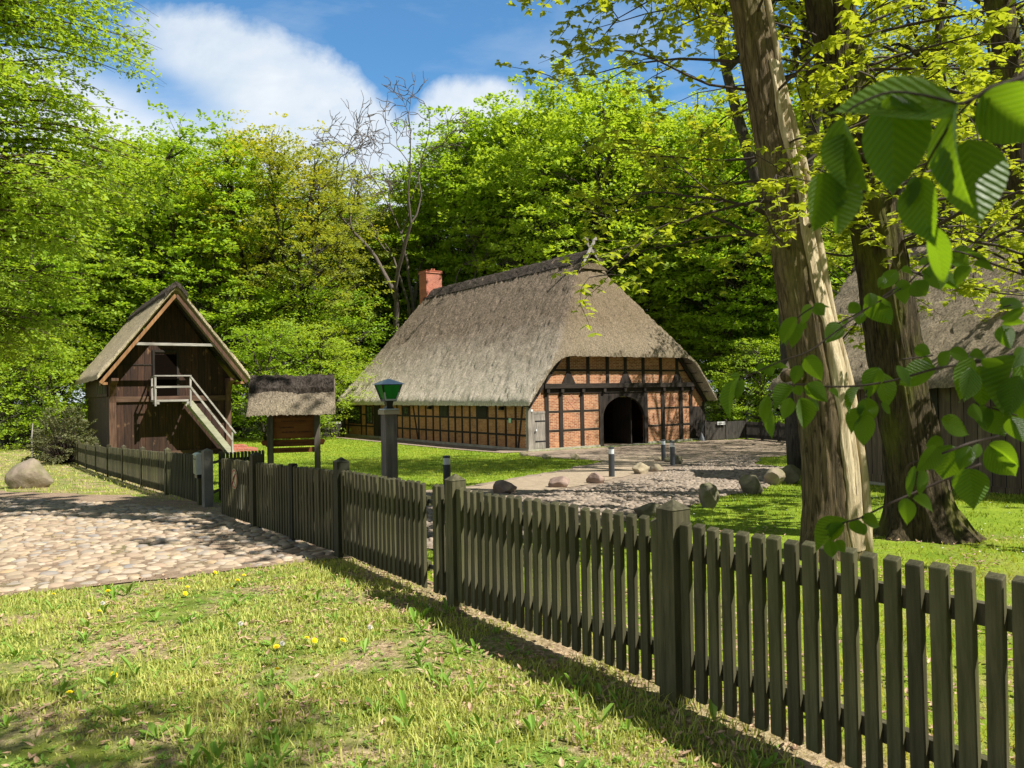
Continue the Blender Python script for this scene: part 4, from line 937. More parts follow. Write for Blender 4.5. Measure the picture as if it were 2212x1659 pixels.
MB().box(SW-.12, .12, -.1, SW, SL, 3.9).build('side_wall', M['plank_side'], G); MB().prism([(0, -.1), (SW, -.1), (SW, 3.9), (2.785, 7.75), (0, 3.9)], SL-.12, SL).build('back_wall', M['plank'], G)
def sg(name, x0, z0, x1, z1, y=-.05, mat='timber', bev=.008, back=-.002): return MB().box(x0, y, z0, x1, back, z1).build(name, M[mat], G, bevel=bev)
sg('cross_beam', .28, 2.72, SW-.25, 2.98, -.10, 'sill_wood')
sg('sill_beam', .28, -.05, SW-.25, .25, -.08, 'sill_wood')
for x0, x1 in ((-.03, .28), (SW-.25, SW+.03)):
    MB().prism([(0, -.05), (-.10, -.05), (-.10, 2.7), (-.16, 3.0), (-.45, 3.55), (-1.2, 3.72), (-1.2, 3.85), (0, 3.85)], x0, x1, 'x').build('corner_post', M['sill_post'], G, bevel=.01)
sg('upper_plank', .3, 4.5, 2.0, 4.56, -.03)
MB().beam((1.0, -1.30, 5.47), (4.55, -1.30, 5.47), .13, .13, up=(0, 0, 1)).build('collar_beam', M['pale_wood'], G, bevel=.01)
sg('upper_doorway_shade', 2.02, 3.02, 3.0, 5.05, -.03, 'dark');  # near-black sheet painted as the shade inside the open doorway
for a in ((1.9, 2.01), (3.01, 3.12)): sg('door_jamb', a[0], 3.0, a[1], 5.15, -.06)
sg('door_head', 1.9, 5.151, 3.12, 5.27, -.06)
for k, (y0) in enumerate((.35, 1.15, 1.95, 2.75, 3.55, 4.35)): MB().box(-.135, y0, 3.15, -.101, y0+.5, 3.78).build('shutter', M['fence'], G)
# stair
ys0, ys1 = -1.22, -.02
st = MB().box(1.78, ys0, 2.70, 3.42, -.101, 2.80).build('platform', M['pale_wood'], G, bevel=.008)
MB().beam((1.95, ys0-.05, 2.64), (1.95, .0, 2.64), .12, .11).build('joist', M['pale_wood'], G)
MB().beam((3.30, ys0-.05, 2.64), (3.30, .0, 2.64), .12, .11).build('joist', M['pale_wood'], G)
sx0, sz0, sx1, sz1 = 3.40, 2.66, 5.38, .02
for y in (ys0, -.30): MB().beam((sx0, y, sz0), (sx1, y, sz1), .055, .27).build('stringer', M['string'], G)
for k in range(12):
    t_ = (k+.7)/12.3; x = sx0+(sx1-sx0)*t_+.05; z = sz0+(sz1-sz0)*t_+.02
    MB().box(x-.13, ys0+.03, z-.02, x+.13, -.33, z+.02).build('tread', M['pale_wood'], G)
def po(x, z0, z1, y=ys0, w=.085): return MB().box(x-w/2, y-w/2-.04, z0, x+w/2, y+w/2-.04, z1).build('rail_post', M['pale_post'], G, bevel=.006)
po(1.84, 2.5, 3.93); po(3.42, 2.45, 3.93); po(5.36, .0, 1.10); po(1.84, 2.7, 3.86, -.2)
yr = ys0-.04
for a, b, h_ in (((1.80, 3.955), (3.46, 3.955), .06), ((1.85, 3.42), (3.40, 3.42), .09), ((3.40, 3.95), (5.52, 1.05), .075), ((3.42, 3.40), (5.36, .72), .09)):
    MB().beam((a[0], yr-.05, a[1]), (b[0], yr-.05, b[1]), .05, h_).build('handrail', M['pale_wood'], G)
for z in (3.92, 3.42): MB().beam((1.80, yr, z), (1.80, -.1, z), .05, .08).build('handrail', M['pale_wood'], G)
# brick steps beside the stair
e = empty('brick_steps', SO+Vector((math.cos(sth), math.sin(sth), 0))*6.0-Vector((-math.sin(sth), math.cos(sth), 0))*-.9, sth, 'low red brick steps at the foot of the granary stair', 'steps')
MB().box(-.5, -.5, 0, .5, .6, .34).build('upper_step', M['brick_red'], e); MB().box(-.45, -.75, 0, 1.0, -.502, .17).build('lower_step', M['brick_red'], e); MB().box(.502, -.5, 0, 1.0, .6, .17).build('lower_step', M['brick_red'], e)

# ------------------------------------------------------------------ information shelter
D = 20; l_ = at(584, 950, D); r2 = at(685.5, 950, D+.25); ang = math.atan2(r2.y-l_.y, r2.x-l_.x)
base = (l_+r2)/2; base.z = zg(base.x, base.y); hw = (r2-l_).length/2
K = empty('information_board', base, ang, 'wooden notice board under its own little thatched roof with dark heather ridge', 'notice board')
ze = 1.6-base.z
for s_ in (-1, 1): MB().box(s_*hw-.075, -.075, -.1, s_*hw+.075, .075, ze+.1).build('post', M['post_dark'], K, bevel=.008)
zk = lambda x, y: smin(ze-.34+(y+.72)*1.25, ze-.34+(.72-y)*1.25, .2)
kr = roofmesh('thatched_roof', np.linspace(-1.09, 1.07, 60), np.linspace(-.72, .72, 34), zk, .24, M['thatch4'], K, .010, 9)
# heather cap across x: build along y axis helper then rotate
rc = ridge_cap('ridge_cap', np.linspace(-1.06, 1.04, 30), 0, 0, .56, 1.25, .26, .20, M['heather'], kr, 10); rc.rotation_euler.z = R(-90); rc.location = (0, 0, ze+.42)
bd = MB().box(-hw+.076, -.02, 1.16, hw-.076, .02, ze-.2).build('board', M['sign_wood'], K)
p2 = MB().prism([(-hw-.2, .99), (-hw-.24, 1.06), (-hw-.2, 1.12), (hw+.15, 1.12), (hw+.2, 1.07), (hw+.15, .97), (hw+.06, .97), (hw+.06, .95), (-hw-.12, .95), (-hw-.12, .98)], .078, .115).build('wide_plank', M['sign_wood'], K)
p3 = MB().box(-hw+.076, -.02, .79, hw-.076, .02, .92).build('lower_plank', M['sign_wood'], K)
text('Hof der Heidmark', .125, bd, (0, -.024, ze-.53), M['ink']); text('Kulturzentrum der Heidmark', .052, bd, (0, -.023, ze-.63), M['ink'])
text('Gedenkstätte', .07, bd, (-.18, -.023, ze-.80), M['ink']); text('an die Dörfer der Heidmark', .065, bd, (.08, -.023, ze-.92), M['ink'])
text('Heimatmuseum und Bauerngarten', .05, p2, (0, .074, 1.03), M['ink']); text('Landkreis   Heidekreis', .075, p3, (0, -.023, .83), M['ink'])

# ------------------------------------------------------------------ barn on the right
BO = Vector((7.49, 17.07, -.56)); bth = R(25.5)
B_ = empty('thatched_barn', BO, bth, 'plank walled barn with shaggy thatch behind the two big trunks', 'barn')
zb_ = lambda x, y: smin(2.28+(x+.55)*1.0, 2.28+(6.15-x)*1.0, .5)
br = roofmesh('thatched_roof', np.linspace(-.55, 6.15, 50), np.linspace(-14, 1.9, 130), zb_, .34, M['thatch3'], B_, .028, 12)
ridge_cap('ridge_cap', np.linspace(-14, 1.9, 60), 5.45, 2.8, .7, 1.0, .2, .2, M['heather'], br, 13)
MB().box(0, -13.5, .28, .12, 1.3, 2.6).build('side_wall', M['barn_plank'], B_)
MB().box(0, 1.18, .28, 5.6, 1.3, 2.6).build('gable_wall', M['barn_plank'], B_); MB().prism([(0, 2.6), (5.6, 2.6), (2.8, 5.1)], 1.18, 1.3).build('gable_top', M['barn_plank'], B_)
MB().box(5.5, -13.5, .28, 5.6, 1.18, 2.6).build('side_wall', M['barn_plank'], B_); MB().box(.12, -13.5, .28, 5.5, -13.4, 2.6).build('gable_wall', M['barn_plank'], B_)
MB().box(-.05, -13.55, -.15, .2, 1.35, .14).build('stone_base', M['plinth'], B_, bevel=.02)
MB().box(-.045, -13.52, .142, .14, 1.32, .30).build('sill_beam', M['barn_plank'], B_)
for y in (1.2, -2.0, -5.2, -8.4): MB().box(-.04, y-.09, .30, -.002, y+.09, 2.3).build('post', M['fence_dark'], B_)
MB().box(-.03, -1.91, .32, -.0025, -.9, 2.2).build('barn_door', M['fence_dark'], B_)

# ------------------------------------------------------------------ foliage generators
def leaves_at(P, D_, Nn, size, rg, asp=.55, fold=False):
    """P points (n,3), D_ axis dirs, Nn normals -> rhombic leaf quads"""
    n = len(P); D_ = D_/np.linalg.norm(D_, axis=1, keepdims=True); W = np.cross(D_, Nn); W /= np.linalg.norm(W, axis=1, keepdims=True)+1e-9
    s = size*rg.uniform(.42, 1.5, (n, 1))
    V = np.stack([P, P+D_*s*.45+W*s*asp*.5, P+D_*s, P+D_*s*.45-W*s*asp*.5], 1).reshape(-1, 3)
    return V, np.arange(4)+(np.arange(n)*4)[:, None]
def sprays(C, Dr, L, Wd, n, size, rg, droop=.15, flat_=.35, asp=.6):
    """flat layered sprays: C centres (m,3), Dr horizontal-ish dirs"""
    m = len(C); Dr = Dr/np.linalg.norm(Dr, axis=1, keepdims=True); up = np.array([0, 0, 1.])+rg.normal(0, .22, (m, 3)); S = np.cross(up, Dr); S /= np.linalg.norm(S, axis=1, keepdims=True)
    u = rg.random((m, n)); v = rg.uniform(-1, 1, (m, n))*(1-.75*u)*.9; Lm = L*rg.uniform(.6, 1.3, (m, 1)); Wm = Wd*rg.uniform(.6, 1.3, (m, 1))
    P = C[:, None]+Dr[:, None]*(u*Lm)[..., None]+S[:, None]*(v*Wm)[..., None]; P[..., 2] += -droop*(u**2)*Lm-droop*.5*np.abs(v)*Wm+rg.normal(0, .05*L, (m, n))
    A = Dr[:, None]*.6+S[:, None]*np.sign(v)[..., None]*.8+rg.normal(0, .35, (m, n, 3)); A[..., 2] -= .12
    Nn = up[:, None]+rg.normal(0, flat_, (m, n, 3))
    return leaves_at(P.reshape(-1, 3), A.reshape(-1, 3), Nn.reshape(-1, 3), size, rg, asp)
def curve_pts(a, b, sag, n, rg, wob=.06):
    a = Vector(a); b = Vector(b); L = (b-a).length; out = []
    off = Vector(rg.normal(0, wob*L, 3))
    for i in range(n+1):
        t_ = i/n; p = a.lerp(b, t_)+off*math.sin(t_*math.pi); p.z += sag*math.sin(t_*math.pi)*L; out.append(p)
    return out
def forest_tree(seed, H=20., Rr=5., base=.16, nclump=46, nspray=11, nleaf=36, leaf=.21, mat='beech', tmat='far_bark', oak=False, taper=1.0, forks=3, flatness=1.0):
    rg = np.random.default_rng(seed)
    m = MB(); forkz = H*rg.uniform(.25, .42); lean = rg.normal(0, .4, 2)
    trunk = [Vector((lean[0]*t_*1.2*math.sin(t_*3), lean[1]*t_, t_*forkz)) for t_ in np.linspace(0, 1, 6)]; r0 = .017*H
    m.tube(trunk, np.linspace(r0*1.15, r0*.72, 6), 9)
    leaders = []
    for k in range(forks):
        a = 6.283*k/forks+rg.uniform(-.5, .5); e = trunk[-1]+Vector((math.cos(a)*Rr*.36, math.sin(a)*Rr*.36, H*.90-forkz)); pts = curve_pts(trunk[-1], e, 0, 9, rg, .05)
        for i, p in enumerate(pts): f_ = math.sin(i/9*1.57)*.5; p.x += math.cos(a)*Rr*.12*f_; p.y += math.sin(a)*Rr*.12*f_
        leaders.append(pts); m.tube(pts, np.linspace(r0*.62, .03, 10), 7)
    C = []; Dd = []
    for c in range(nclump):
        zf = base+(1-base)*((c+.5)/nclump)**.85; prof = (math.sin(min(1, (zf-base)/(.42*taper))*1.57) if zf < base+.42*taper else math.cos(min(1, (zf-base-.42*taper)/(1-base-.42*taper+.04))*1.45)**.75)
        a = c*2.39996+rg.uniform(-.5, .5); rad = Rr*max(.12, prof)*rg.uniform(.5, 1.05); cc = Vector((math.cos(a)*rad, math.sin(a)*rad, H*zf+rg.normal(0, .35)))
        src = trunk+leaders[int(a/6.283*forks+.5) % forks]; src = [p for p in src if p.z < cc.z-.05*H] or [trunk[2]]
        s_ = min(src, key=lambda p: (p-cc).length+abs(p.z-(cc.z-.18*H))*.6); pts = curve_pts(s_, cc, .06, 5, rg)
        m.tube(pts, np.linspace(.05+r0*.16, .018, 6), 5, False)
        for q in range(4):
            e = cc+Vector((math.cos(a+rg.uniform(-1.4, 1.4))*1.3, math.sin(a+rg.uniform(-1.4, 1.4))*1.3, rg.uniform(-.3, .9))); m.tube(curve_pts(pts[3], e, .03, 3, rg), [.02, .016, .012, .006], 4, False)
        sp = rg.normal(0, 1, (nspray, 3))*np.array([.95, .95, .55 if not oak else .8])*Rr*.20+np.array(cc)
        d_ = sp-np.array([0, 0, 0]); d_[:, 2] = 0; d_ += rg.normal(0, Rr*.28, d_.shape)*np.array([1, 1, .12]); C.append(sp); Dd.append(d_+1e-3)
    C = np.concatenate(C); Dd = np.concatenate(Dd); Dd[:, 2] *= .3; Dd[:, 2] += .15*np.linalg.norm(Dd[:, :2], axis=1)*(1 if not oak else 0)
    V, Fq = sprays(C, Dd, 1.35, .75, nleaf, leaf, rg, flat_=.35*flatness)
    return m, mesh_np('crown', V, Fq, M[mat])
TREES = {}
def make_tree(key, **k):
    m, me = forest_tree(**k); e = empty('tree', (0, 0, -50)); tr_ = m.build('trunk', M[k.get('tmat', 'far_bark')], e, True); link('crown', me, e); TREES[key] = [e, k.get('H', 20.), False]
make_tree('b1', seed=1, H=22, Rr=6.0, nclump=84, nspray=13, nleaf=40, leaf=.25, mat='beech')
make_tree('b2', seed=2, H=22, Rr=5.2, nclump=76, nspray=13, nleaf=38, leaf=.25, mat='beech')
make_tree('b3', seed=3, H=22, Rr=5.6, nclump=80, nspray=13, nleaf=38, leaf=.25, mat='beech_deep')
make_tree('oak', seed=4, H=22, Rr=4.8, nclump=56, nspray=11, mat='beech_yellow', oak=True, base=.3)
make_tree('olive', seed=5, H=22, Rr=5.0, nclump=60, nspray=11, mat='beech_olive', base=.25)
make_tree('young', seed=6, H=9, Rr=3.6, nclump=40, nspray=10, nleaf=34, leaf=.17, mat='beech', base=.02, forks=3, taper=.8)
make_tree('young2', seed=8, H=9, Rr=3.2, nclump=34, nspray=10, nleaf=34, leaf=.17, mat='beech_deep', base=.02, forks=2, taper=.8)
make_tree('lime', seed=9, H=22, Rr=5.4, nclump=48, nspray=9, nleaf=28, mat='maple', base=.12, leaf=.18)
make_tree('high', seed=12, H=21, Rr=5.0, nclump=40, nspray=9, nleaf=26, mat='maple', base=.62, leaf=.2, taper=.7)
def bare_tree(seed, H=21):
    rg = np.random.default_rng(seed); m = MB()
    def grow(p, d, r, L, lv):
        n = 5; pts = [p]; q = p.copy(); dd = d.copy()
        for i in range(n):
            dd = (dd+Vector(rg.normal(0, .10+.03*lv, 3))+Vector((0, 0, .05 if lv < 3 else .0))).normalized(); q = q+dd*(L/n); pts.append(q.copy())
        r = max(r, .022); m.tube(pts, np.linspace(r, r*.6, n+1), 7 if lv < 2 else (5 if lv < 4 else 3), False)
        if lv >= 6: return
        k = (3 if lv == 0 else 2)+(1 if lv in (3, 4, 5) else 0)
        for j in range(k):
            a = Vector(rg.normal(0, 1, 3)).cross(dd).normalized(); nd = (dd+a*rg.uniform(.3, .6 if lv < 2 else .85)).normalized()
            st = pts[-1] if j < 2 else pts[rg.integers(2, 5)]
            grow(st, nd, r*.55*rg.uniform(.7, 1.05), L*rg.uniform(.55, .8) if lv else L*.62, lv+1)
    grow(Vector((0, 0, 0)), Vector((.03, 0, 1)), .24, H*.34, 0); return m
for i, sd in enumerate((31, 37)):
    e = empty('tree', (0, 0, -50)); mb = bare_tree(sd); mb.build('trunk', M['grey_bark'], e, True); TREES['bare%d' % i] = [e, 17., False]
def place_tree(key, px, D, top, label, group=None, name=None, cat='tree', wide=1.0, rot=None):
    src, Hh, used = TREES[key]
    X = (px-1106)/F*D; gz = zg(X, D); zt_ = EYE+(850-(px-1106)*.0175-top)/F*D; s = (zt_-gz)/Hh
    c = src if not used else copy_tree(src); TREES[key][2] = True
    c.name = name or 'tree'; c.location = (X, D, gz-.05); c.scale = (s*wide, s*wide, s); c.rotation_euler = (0, 0, rot if rot is not None else random.uniform(0, 6.28))
    tag(c, label, cat, group); return c
GL = 'trees of the wood behind the buildings'
for a in [
 ('b2', 15, 50, 420, 'beech crown at the far left edge behind the meadow'), ('b3', 120, 60, 350, 'tall beech between the left edge and the granary peak'), ('b1', 250, 58, 302, 'tall pale green beech with ragged top left of the granary ridge'),
 ('b2', 345, 64, 322, 'beech directly behind the granary ridge'), ('b1', 425, 58, 295, 'broad bright beech rising right of the granary peak'), ('b3', 500, 68, 345, 'beech filling the gap left of the yellowish oak'),
 ('oak', 578, 60, 288, 'yellowish oak with open crown above the notice board'), ('olive', 665, 58, 322, 'olive brown crowned tree right of the yellowish oak'), ('olive', 735, 70, 365, 'thin olive tree left of the bare trees'),
 ('bare0', 852, 61.5, 262, 'bare grey tree, left of the leafless pair above the chimney'), ('bare1', 902, 62.5, 275, 'bare grey tree, right of the leafless pair above the chimney'),
 ('b3', 790, 76, 450, 'lower green beech behind the bare trees'), ('b1', 880, 78, 470, 'bright green beech below the bare crowns'), ('b2', 965, 76, 350, 'beech peeping out between bare tree and tall beech'),
 ('b3', 1045, 70, 262, 'tall deep green beech right of the bare trees'), ('b1', 1085, 70, 275, 'rounded bright beech over the farmhouse ridge'), ('b2', 1165, 68, 248, 'high crowned beech above the middle of the ridge'),
 ('b1', 1255, 60, 208, 'highest beech of the wood, left of the crossed horse heads'), ('b2', 1335, 63, 215, 'high beech just right of the horse heads'), ('b2', 1410, 62, 232, 'beech whose crown dips right of the highest pair'),
 ('b1', 1490, 64, 245, 'beech above the right slope of the farmhouse roof'), ('b2', 1570, 58, 290, 'slim beech left of the thick leaning trunk')]:
    place_tree(a[0], *a[1:4], label=a[4], group=GL, name='bare_tree' if a[0].startswith('bare') else ('oak_tree' if a[0] == 'oak' else 'beech_tree'))
for a in [('b1', 1640, 56, 260), ('lime', 1700, 62, 150), ('b1', 1760, 56, 220), ('lime', 1850, 66, 130), ('b2', 1930, 60, 200), ('lime', 2010, 64, 120), ('b2', 2080, 58, 230), ('lime', 2150, 60, 110), ('b1', 2230, 55, 150), ('lime', 2330, 58, 110)]:
    place_tree(*a, label='leafy tree of the wood behind the big trunks and the barn', group='trees behind the barn', name='leafy_tree')
for a in [('b3', 60, 78, 470), ('b1', 190, 82, 430), ('b2', 300, 80, 430), ('b3', 420, 84, 430), ('b2', 540, 80, 430), ('b1', 640, 84, 430), ('b3', 740, 82, 440), ('b2', 840, 84, 470), ('b3', 930, 80, 430), ('b1', 1040, 84, 330), ('b3', 1130, 80, 330), ('b2', 1220, 84, 330), ('b1', 1320, 80, 330), ('b3', 1410, 84, 340), ('b2', 1500, 80, 350), ('b3', 1600, 84, 380), ('b1', 1700, 80, 380), ('b3', 1800, 84, 380), ('b2', 1900, 80, 380), ('b3', 2020, 84, 380), ('b1', 2140, 80, 380), ('b3', -60, 70, 420), ('b1', -160, 62, 350), ('b3', 2300, 80, 350)]:
    place_tree(*a, label='tree deep in the wood, seen only as green between nearer crowns', group='rear trees of the wood', name='rear_tree')
for i, a in enumerate([('young', -60, 44, 640), ('young2', 20, 52, 620), ('young', 70, 47, 700), ('young', 140, 54, 610), ('young2', 215, 60, 600), ('young', 520, 56, 620), ('young2', 575, 50, 700), ('young', 620, 58, 600), ('young', 665, 52, 690), ('young2', 715, 60, 620), ('young', 745, 66, 660), ('young2', 800, 74, 650)]):
    place_tree(*a, label='young leafy beech at the wood edge left of the farmhouse', group='young beeches left of the farmhouse', name='young_beech')
for a in [('young', 1545, 60, 700), ('young2', 1590, 54, 680), ('young', 1640, 50, 730), ('young2', 1690, 56, 660), ('young', 1750, 50, 700), ('young2', 1800, 56, 690), ('young', 1870, 52, 700), ('young2', 1500, 62, 690)]:
    place_tree(*a, label='young leafy beech at the wood edge right of the farmhouse', group='young beeches right of the farmhouse', name='young_beech')
# trees to the right of and behind the viewpoint whose crowns shade the yard
for key, x, y, s_, lb in [('lime', 14.2, 23.5, .68, 'maple rising right behind the barn ridge'), ('high', 10.4, 22.5, .95, 'slim high crowned maple behind the barn end'), ('high', 7.7, 20.6, .92, 'slim high crowned maple between trunk and barn end'), ('lime', 16.5, 29, .75, 'taller maple at the back of the barn'), ('lime', 19, 24, .75, 'maple at the right behind the barn'), ('lime', 17.5, 36, .78, 'maple at the far right corner of the courtyard'), ('high', 2.3, -.1, .37, 'slim maple beside the viewpoint shading the meadow corner')]:
    src, Hh, used = TREES[key]; c = copy_tree(src) if used else src; TREES[key][2] = True; c.name = 'shade_tree'; c.location = (x, y, zg(x, y)); c.scale = (s_,)*3; c.rotation_euler = (0, 0, x); tag(c, lb, 'tree')
for k, (e, _, used) in TREES.items():
    if not used:
        for ch in list(e.children): bpy.data.objects.remove(ch)
        bpy.data.objects.remove(e)
# shrub left of the granary
g = gp(125, 962); sh = empty('shrub', (g.x-.3, 33.5, zg(g.x, 33.5)), 0, 'rounded rusty green shrub against the left wall of the granary', 'shrub')
rg = np.random.default_rng(50); m = MB(); C = []; sx_ = at(137, 900, 33.5).x-sh.location.x
for k in range(150):
    v = rg.normal(0, 1, 3); v /= np.linalg.norm(v); v[2] = abs(v[2]); p = v*np.array([1.25, 1.2, 2.25])*rg.uniform(.55, 1.0)+np.array([sx_, 0, .15]); C.append(p)
    m.tube([(sx_, 0, 0), (sx_*.5+p[0]*.5, p[1]*.5, p[2]*.45), tuple(p)], [.03, .018, .006], 4, False)
C = np.array(C); D__ = C-np.array([sx_, 0, .6]); V, Fq = sprays(C, D__, .42, .34, 85, .075, rg, flat_=.8); m.build('stems', M['twig'], sh); link('foliage', mesh_np('foliage', V, Fq, M['bush']), sh)
p = at(68, 935, 36); e = empty('marker_pole', (p.x, 36, zg(p.x, 36)), 0, 'thin pale pole at the left end of the picket fence', 'pole'); MB().tube([(0, 0, 0), (.01, 0, 1.1), (.06, 0, 1.75)], .03, 6).build('pole', M['pale_post'], e)

# ------------------------------------------------------------------ near trunks
def big_trunk(name, path, rad, mat, seed, label, roots=5, flare=.5, nseg=56, furrow=.03, cat='tree', rootlen=.0, rootdirs=None):
    """path: list of (z, x, y); rad: list of (z, r)"""
    e = empty(name, (path[0][1], path[0][2], path[0][0]), 0, label, cat)
    zs_ = [p[0] for p in path]; H_ = zs_[-1]-zs_[0]; rings = []; zz = [zs_[0]-.15]
    while zz[-1] < zs_[-1]: h_ = zz[-1]-zs_[0]; zz.append(zz[-1]+(.04 if h_ < .8 else .10))
    V = []; base = np.array([path[0][1], path[0][2], path[0][0]])
    rp = random.Random(seed); rd = rootdirs or [rp.uniform(0, 6.28) for _ in range(roots)]
    for z in zz:
        cx = np.interp(z, zs_, [p[1] for p in path]); cy = np.interp(z, zs_, [p[2] for p in path]); r = np.interp(z, [q[0] for q in rad], [q[1] for q in rad]); h_ = z-zs_[0]
        for k in range(nseg):
            a = 6.2832*k/nseg; fl = 0
            for d_ in rd: fl += math.exp(-((math.atan2(math.sin(a-d_), math.cos(a-d_)))/.30)**2)
            rr = r*(1+flare*fl*math.exp(-max(h_, -.1)/.28)+.10*math.exp(-max(h_, 0)/.5))
            q = Vector((math.cos(a)*2.2, math.sin(a)*2.2, z*.55+seed)); rr += r*.10*mnoise.fractal(q, 1, 2, 3)
            fr_ = abs(mnoise.noise(Vector((math.cos(a)*r*26, math.sin(a)*r*26, z*2.2+seed)))); rr += furrow*(fr_-.25)
            V.append((cx+rr*math.cos(a)-base[0], cy+rr*math.sin(a)-base[1], z-base[2]))
    n = len(zz); i = np.arange((n-1)*nseg); r_ = i//nseg; k_ = i % nseg; b = r_*nseg; Fq = np.stack([b+k_, b+(k_+1) % nseg, b+nseg+(k_+1) % nseg, b+nseg+k_], 1)
    link('trunk', mesh_np('trunk', V, Fq, mat, True), e); return e
def path_px(D, pts): return [(lambda v: (v.z, v.x, v.y))(at(px, py, D)) for px, py in pts]
D1 = 8.05; pb = at(1800, 1212, D1); zb1 = zg(pb.x, D1)
pth = path_px(D1, [(1801, 1212), (1788, 1000), (1765, 800), (1722, 600), (1688, 400), (1650, 200), (1612, 0), (1580, -200), (1500, -700), (1450, -1700)]); pth[0] = (zb1, pth[0][1], D1); pth[1:] = [(z_, x_, D1) for z_, x_, y_ in pth[1:]]
zr = [p[0] for p in pth]; T1 = big_trunk('maple_tree', pth, list(zip(zr, [.285, .268, .248, .220, .195, .175, .163, .15, .115, .05])), M['bark1'], 3, 'leaning maple trunk with a strip of bare pale wood down its right side', flare=.30, furrow=.034, nseg=96)
# exposed wood strip on the right-hand front of the trunk and the slim second stem
def strip_on(e, path, rad, a0, a1, z0, z1, mat, name, out=.014, wob=.12, n=10):
    V = []; zs_ = [p[0] for p in path]; zz = np.arange(z0, z1, .06); b = e.location
    for z in zz:
        cx = np.interp(z, zs_, [p[1] for p in path]); cy = np.interp(z, zs_, [p[2] for p in path]); r = np.interp(z, zs_, rad)
        w0 = a0+wob*mnoise.noise(Vector((z*1.5, 0, 1)))+.05*mnoise.noise(Vector((z*9, 0, 1))); w1 = a1+wob*mnoise.noise(Vector((z*1.3, 5, 1)))
        for k in range(n+1):
            a = w0+(w1-w0)*k/n; ed = math.sin(math.pi*k/n); rr = r*1.04+out*ed**.3+.030*mnoise.noise(Vector((a*5, z*.8, 3)))+.010*mnoise.noise(Vector((a*22, z*2.5, 3)))
            if k in (0, n): rr = r*.86
            V.append((cx+rr*math.cos(a)-b.x, cy+rr*math.sin(a)-b.y, z-b.z))
    m_ = len(zz); Fq = [(r*(n+1)+k, r*(n+1)+k+1, (r+1)*(n+1)+k+1, (r+1)*(n+1)+k) for r in range(m_-1) for k in range(n)]
    link(name, mesh_np(name, V, np.array(Fq), mat, True), e)
rad1 = [.285, .268, .248, .220, .195, .175, .163, .15, .115, .05]
strip_on(T1, pth, rad1, R(-78), R(-22), zb1+.10, 5.0, M['bare_wood'], 'bare_wood', .022, wob=.30, n=22)
m = MB(); sp_pts = []; rr_ = []
for t_ in np.linspace(0, 1, 30):
    z = zb1+.0+t_*6.6; cx = np.interp(z, zr, [p[1] for p in pth]); r = np.interp(z, zr, rad1); a = R(-14)
    sp_pts.append((cx+(r+.045+.02*math.sin(z*2.2)+.0*z)*math.cos(a)-T1.location.x, D1+(r+.05)*math.sin(a)-T1.location.y, z-T1.location.z)); rr_.append(.058-.028*t_+.006*math.sin(z*5))
m.tube(sp_pts, rr_, 10).build('side_stem', M['bare_wood'], T1, True)
D2 = 9.2; pb = at(2003, 1180, D2); zb2 = zg(pb.x, D2)
pth2 = path_px(D2, [(2003, 1180), (1985, 1080), (1955, 900), (1925, 700), (1905, 560), (1868, 350), (1830, 180), (1788, 0), (1740, -250), (1690, -700), (1650, -1300)]); pth2[0] = (zb2, pth2[0][1], D2)
rad2 = [.36, .31, .30, .29, .275, .265, .26, .25, .22, .16, .05]
T2 = big_trunk('maple_tree', pth2, list(zip([p[0] for p in pth2], rad2)), M['bark2'], 11, 'dark mossy trunk with furrowed bark and spreading roots before the barn', flare=.62, furrow=.06, nseg=110, rootdirs=[R(-28), R(-95), R(-160), R(60), R(-60), R(150)])
m = MB()
stub = at(1690, 815, D1); m = MB(); m.tube([Vector((pth[2][1]-.2, D1-.1, stub.z))-T1.location, stub+Vector((.06, -.1, .03))-T1.location, stub+Vector((-.03, -.15, .0))-T1.location], [.09, .075, .06], 10).build('branch_stub', M['bark1'], T1, True)
D3 = 12.5; pth3 = [(zg(9.2, D3), 9.25, D3)]+path_px(D3, [(2290, 800), (2218, 470), (2195, 300), (2168, 60), (2155, 0), (2120, -250), (2080, -700), (2060, -1100)])
T3 = big_trunk('maple_tree', pth3, list(zip([p[0] for p in pth3], [.27, .25, .22, .21, .2, .2, .17, .12, .05])), M['bark2'], 19, 'dark trunk cut off by the upper right corner', flare=.3)

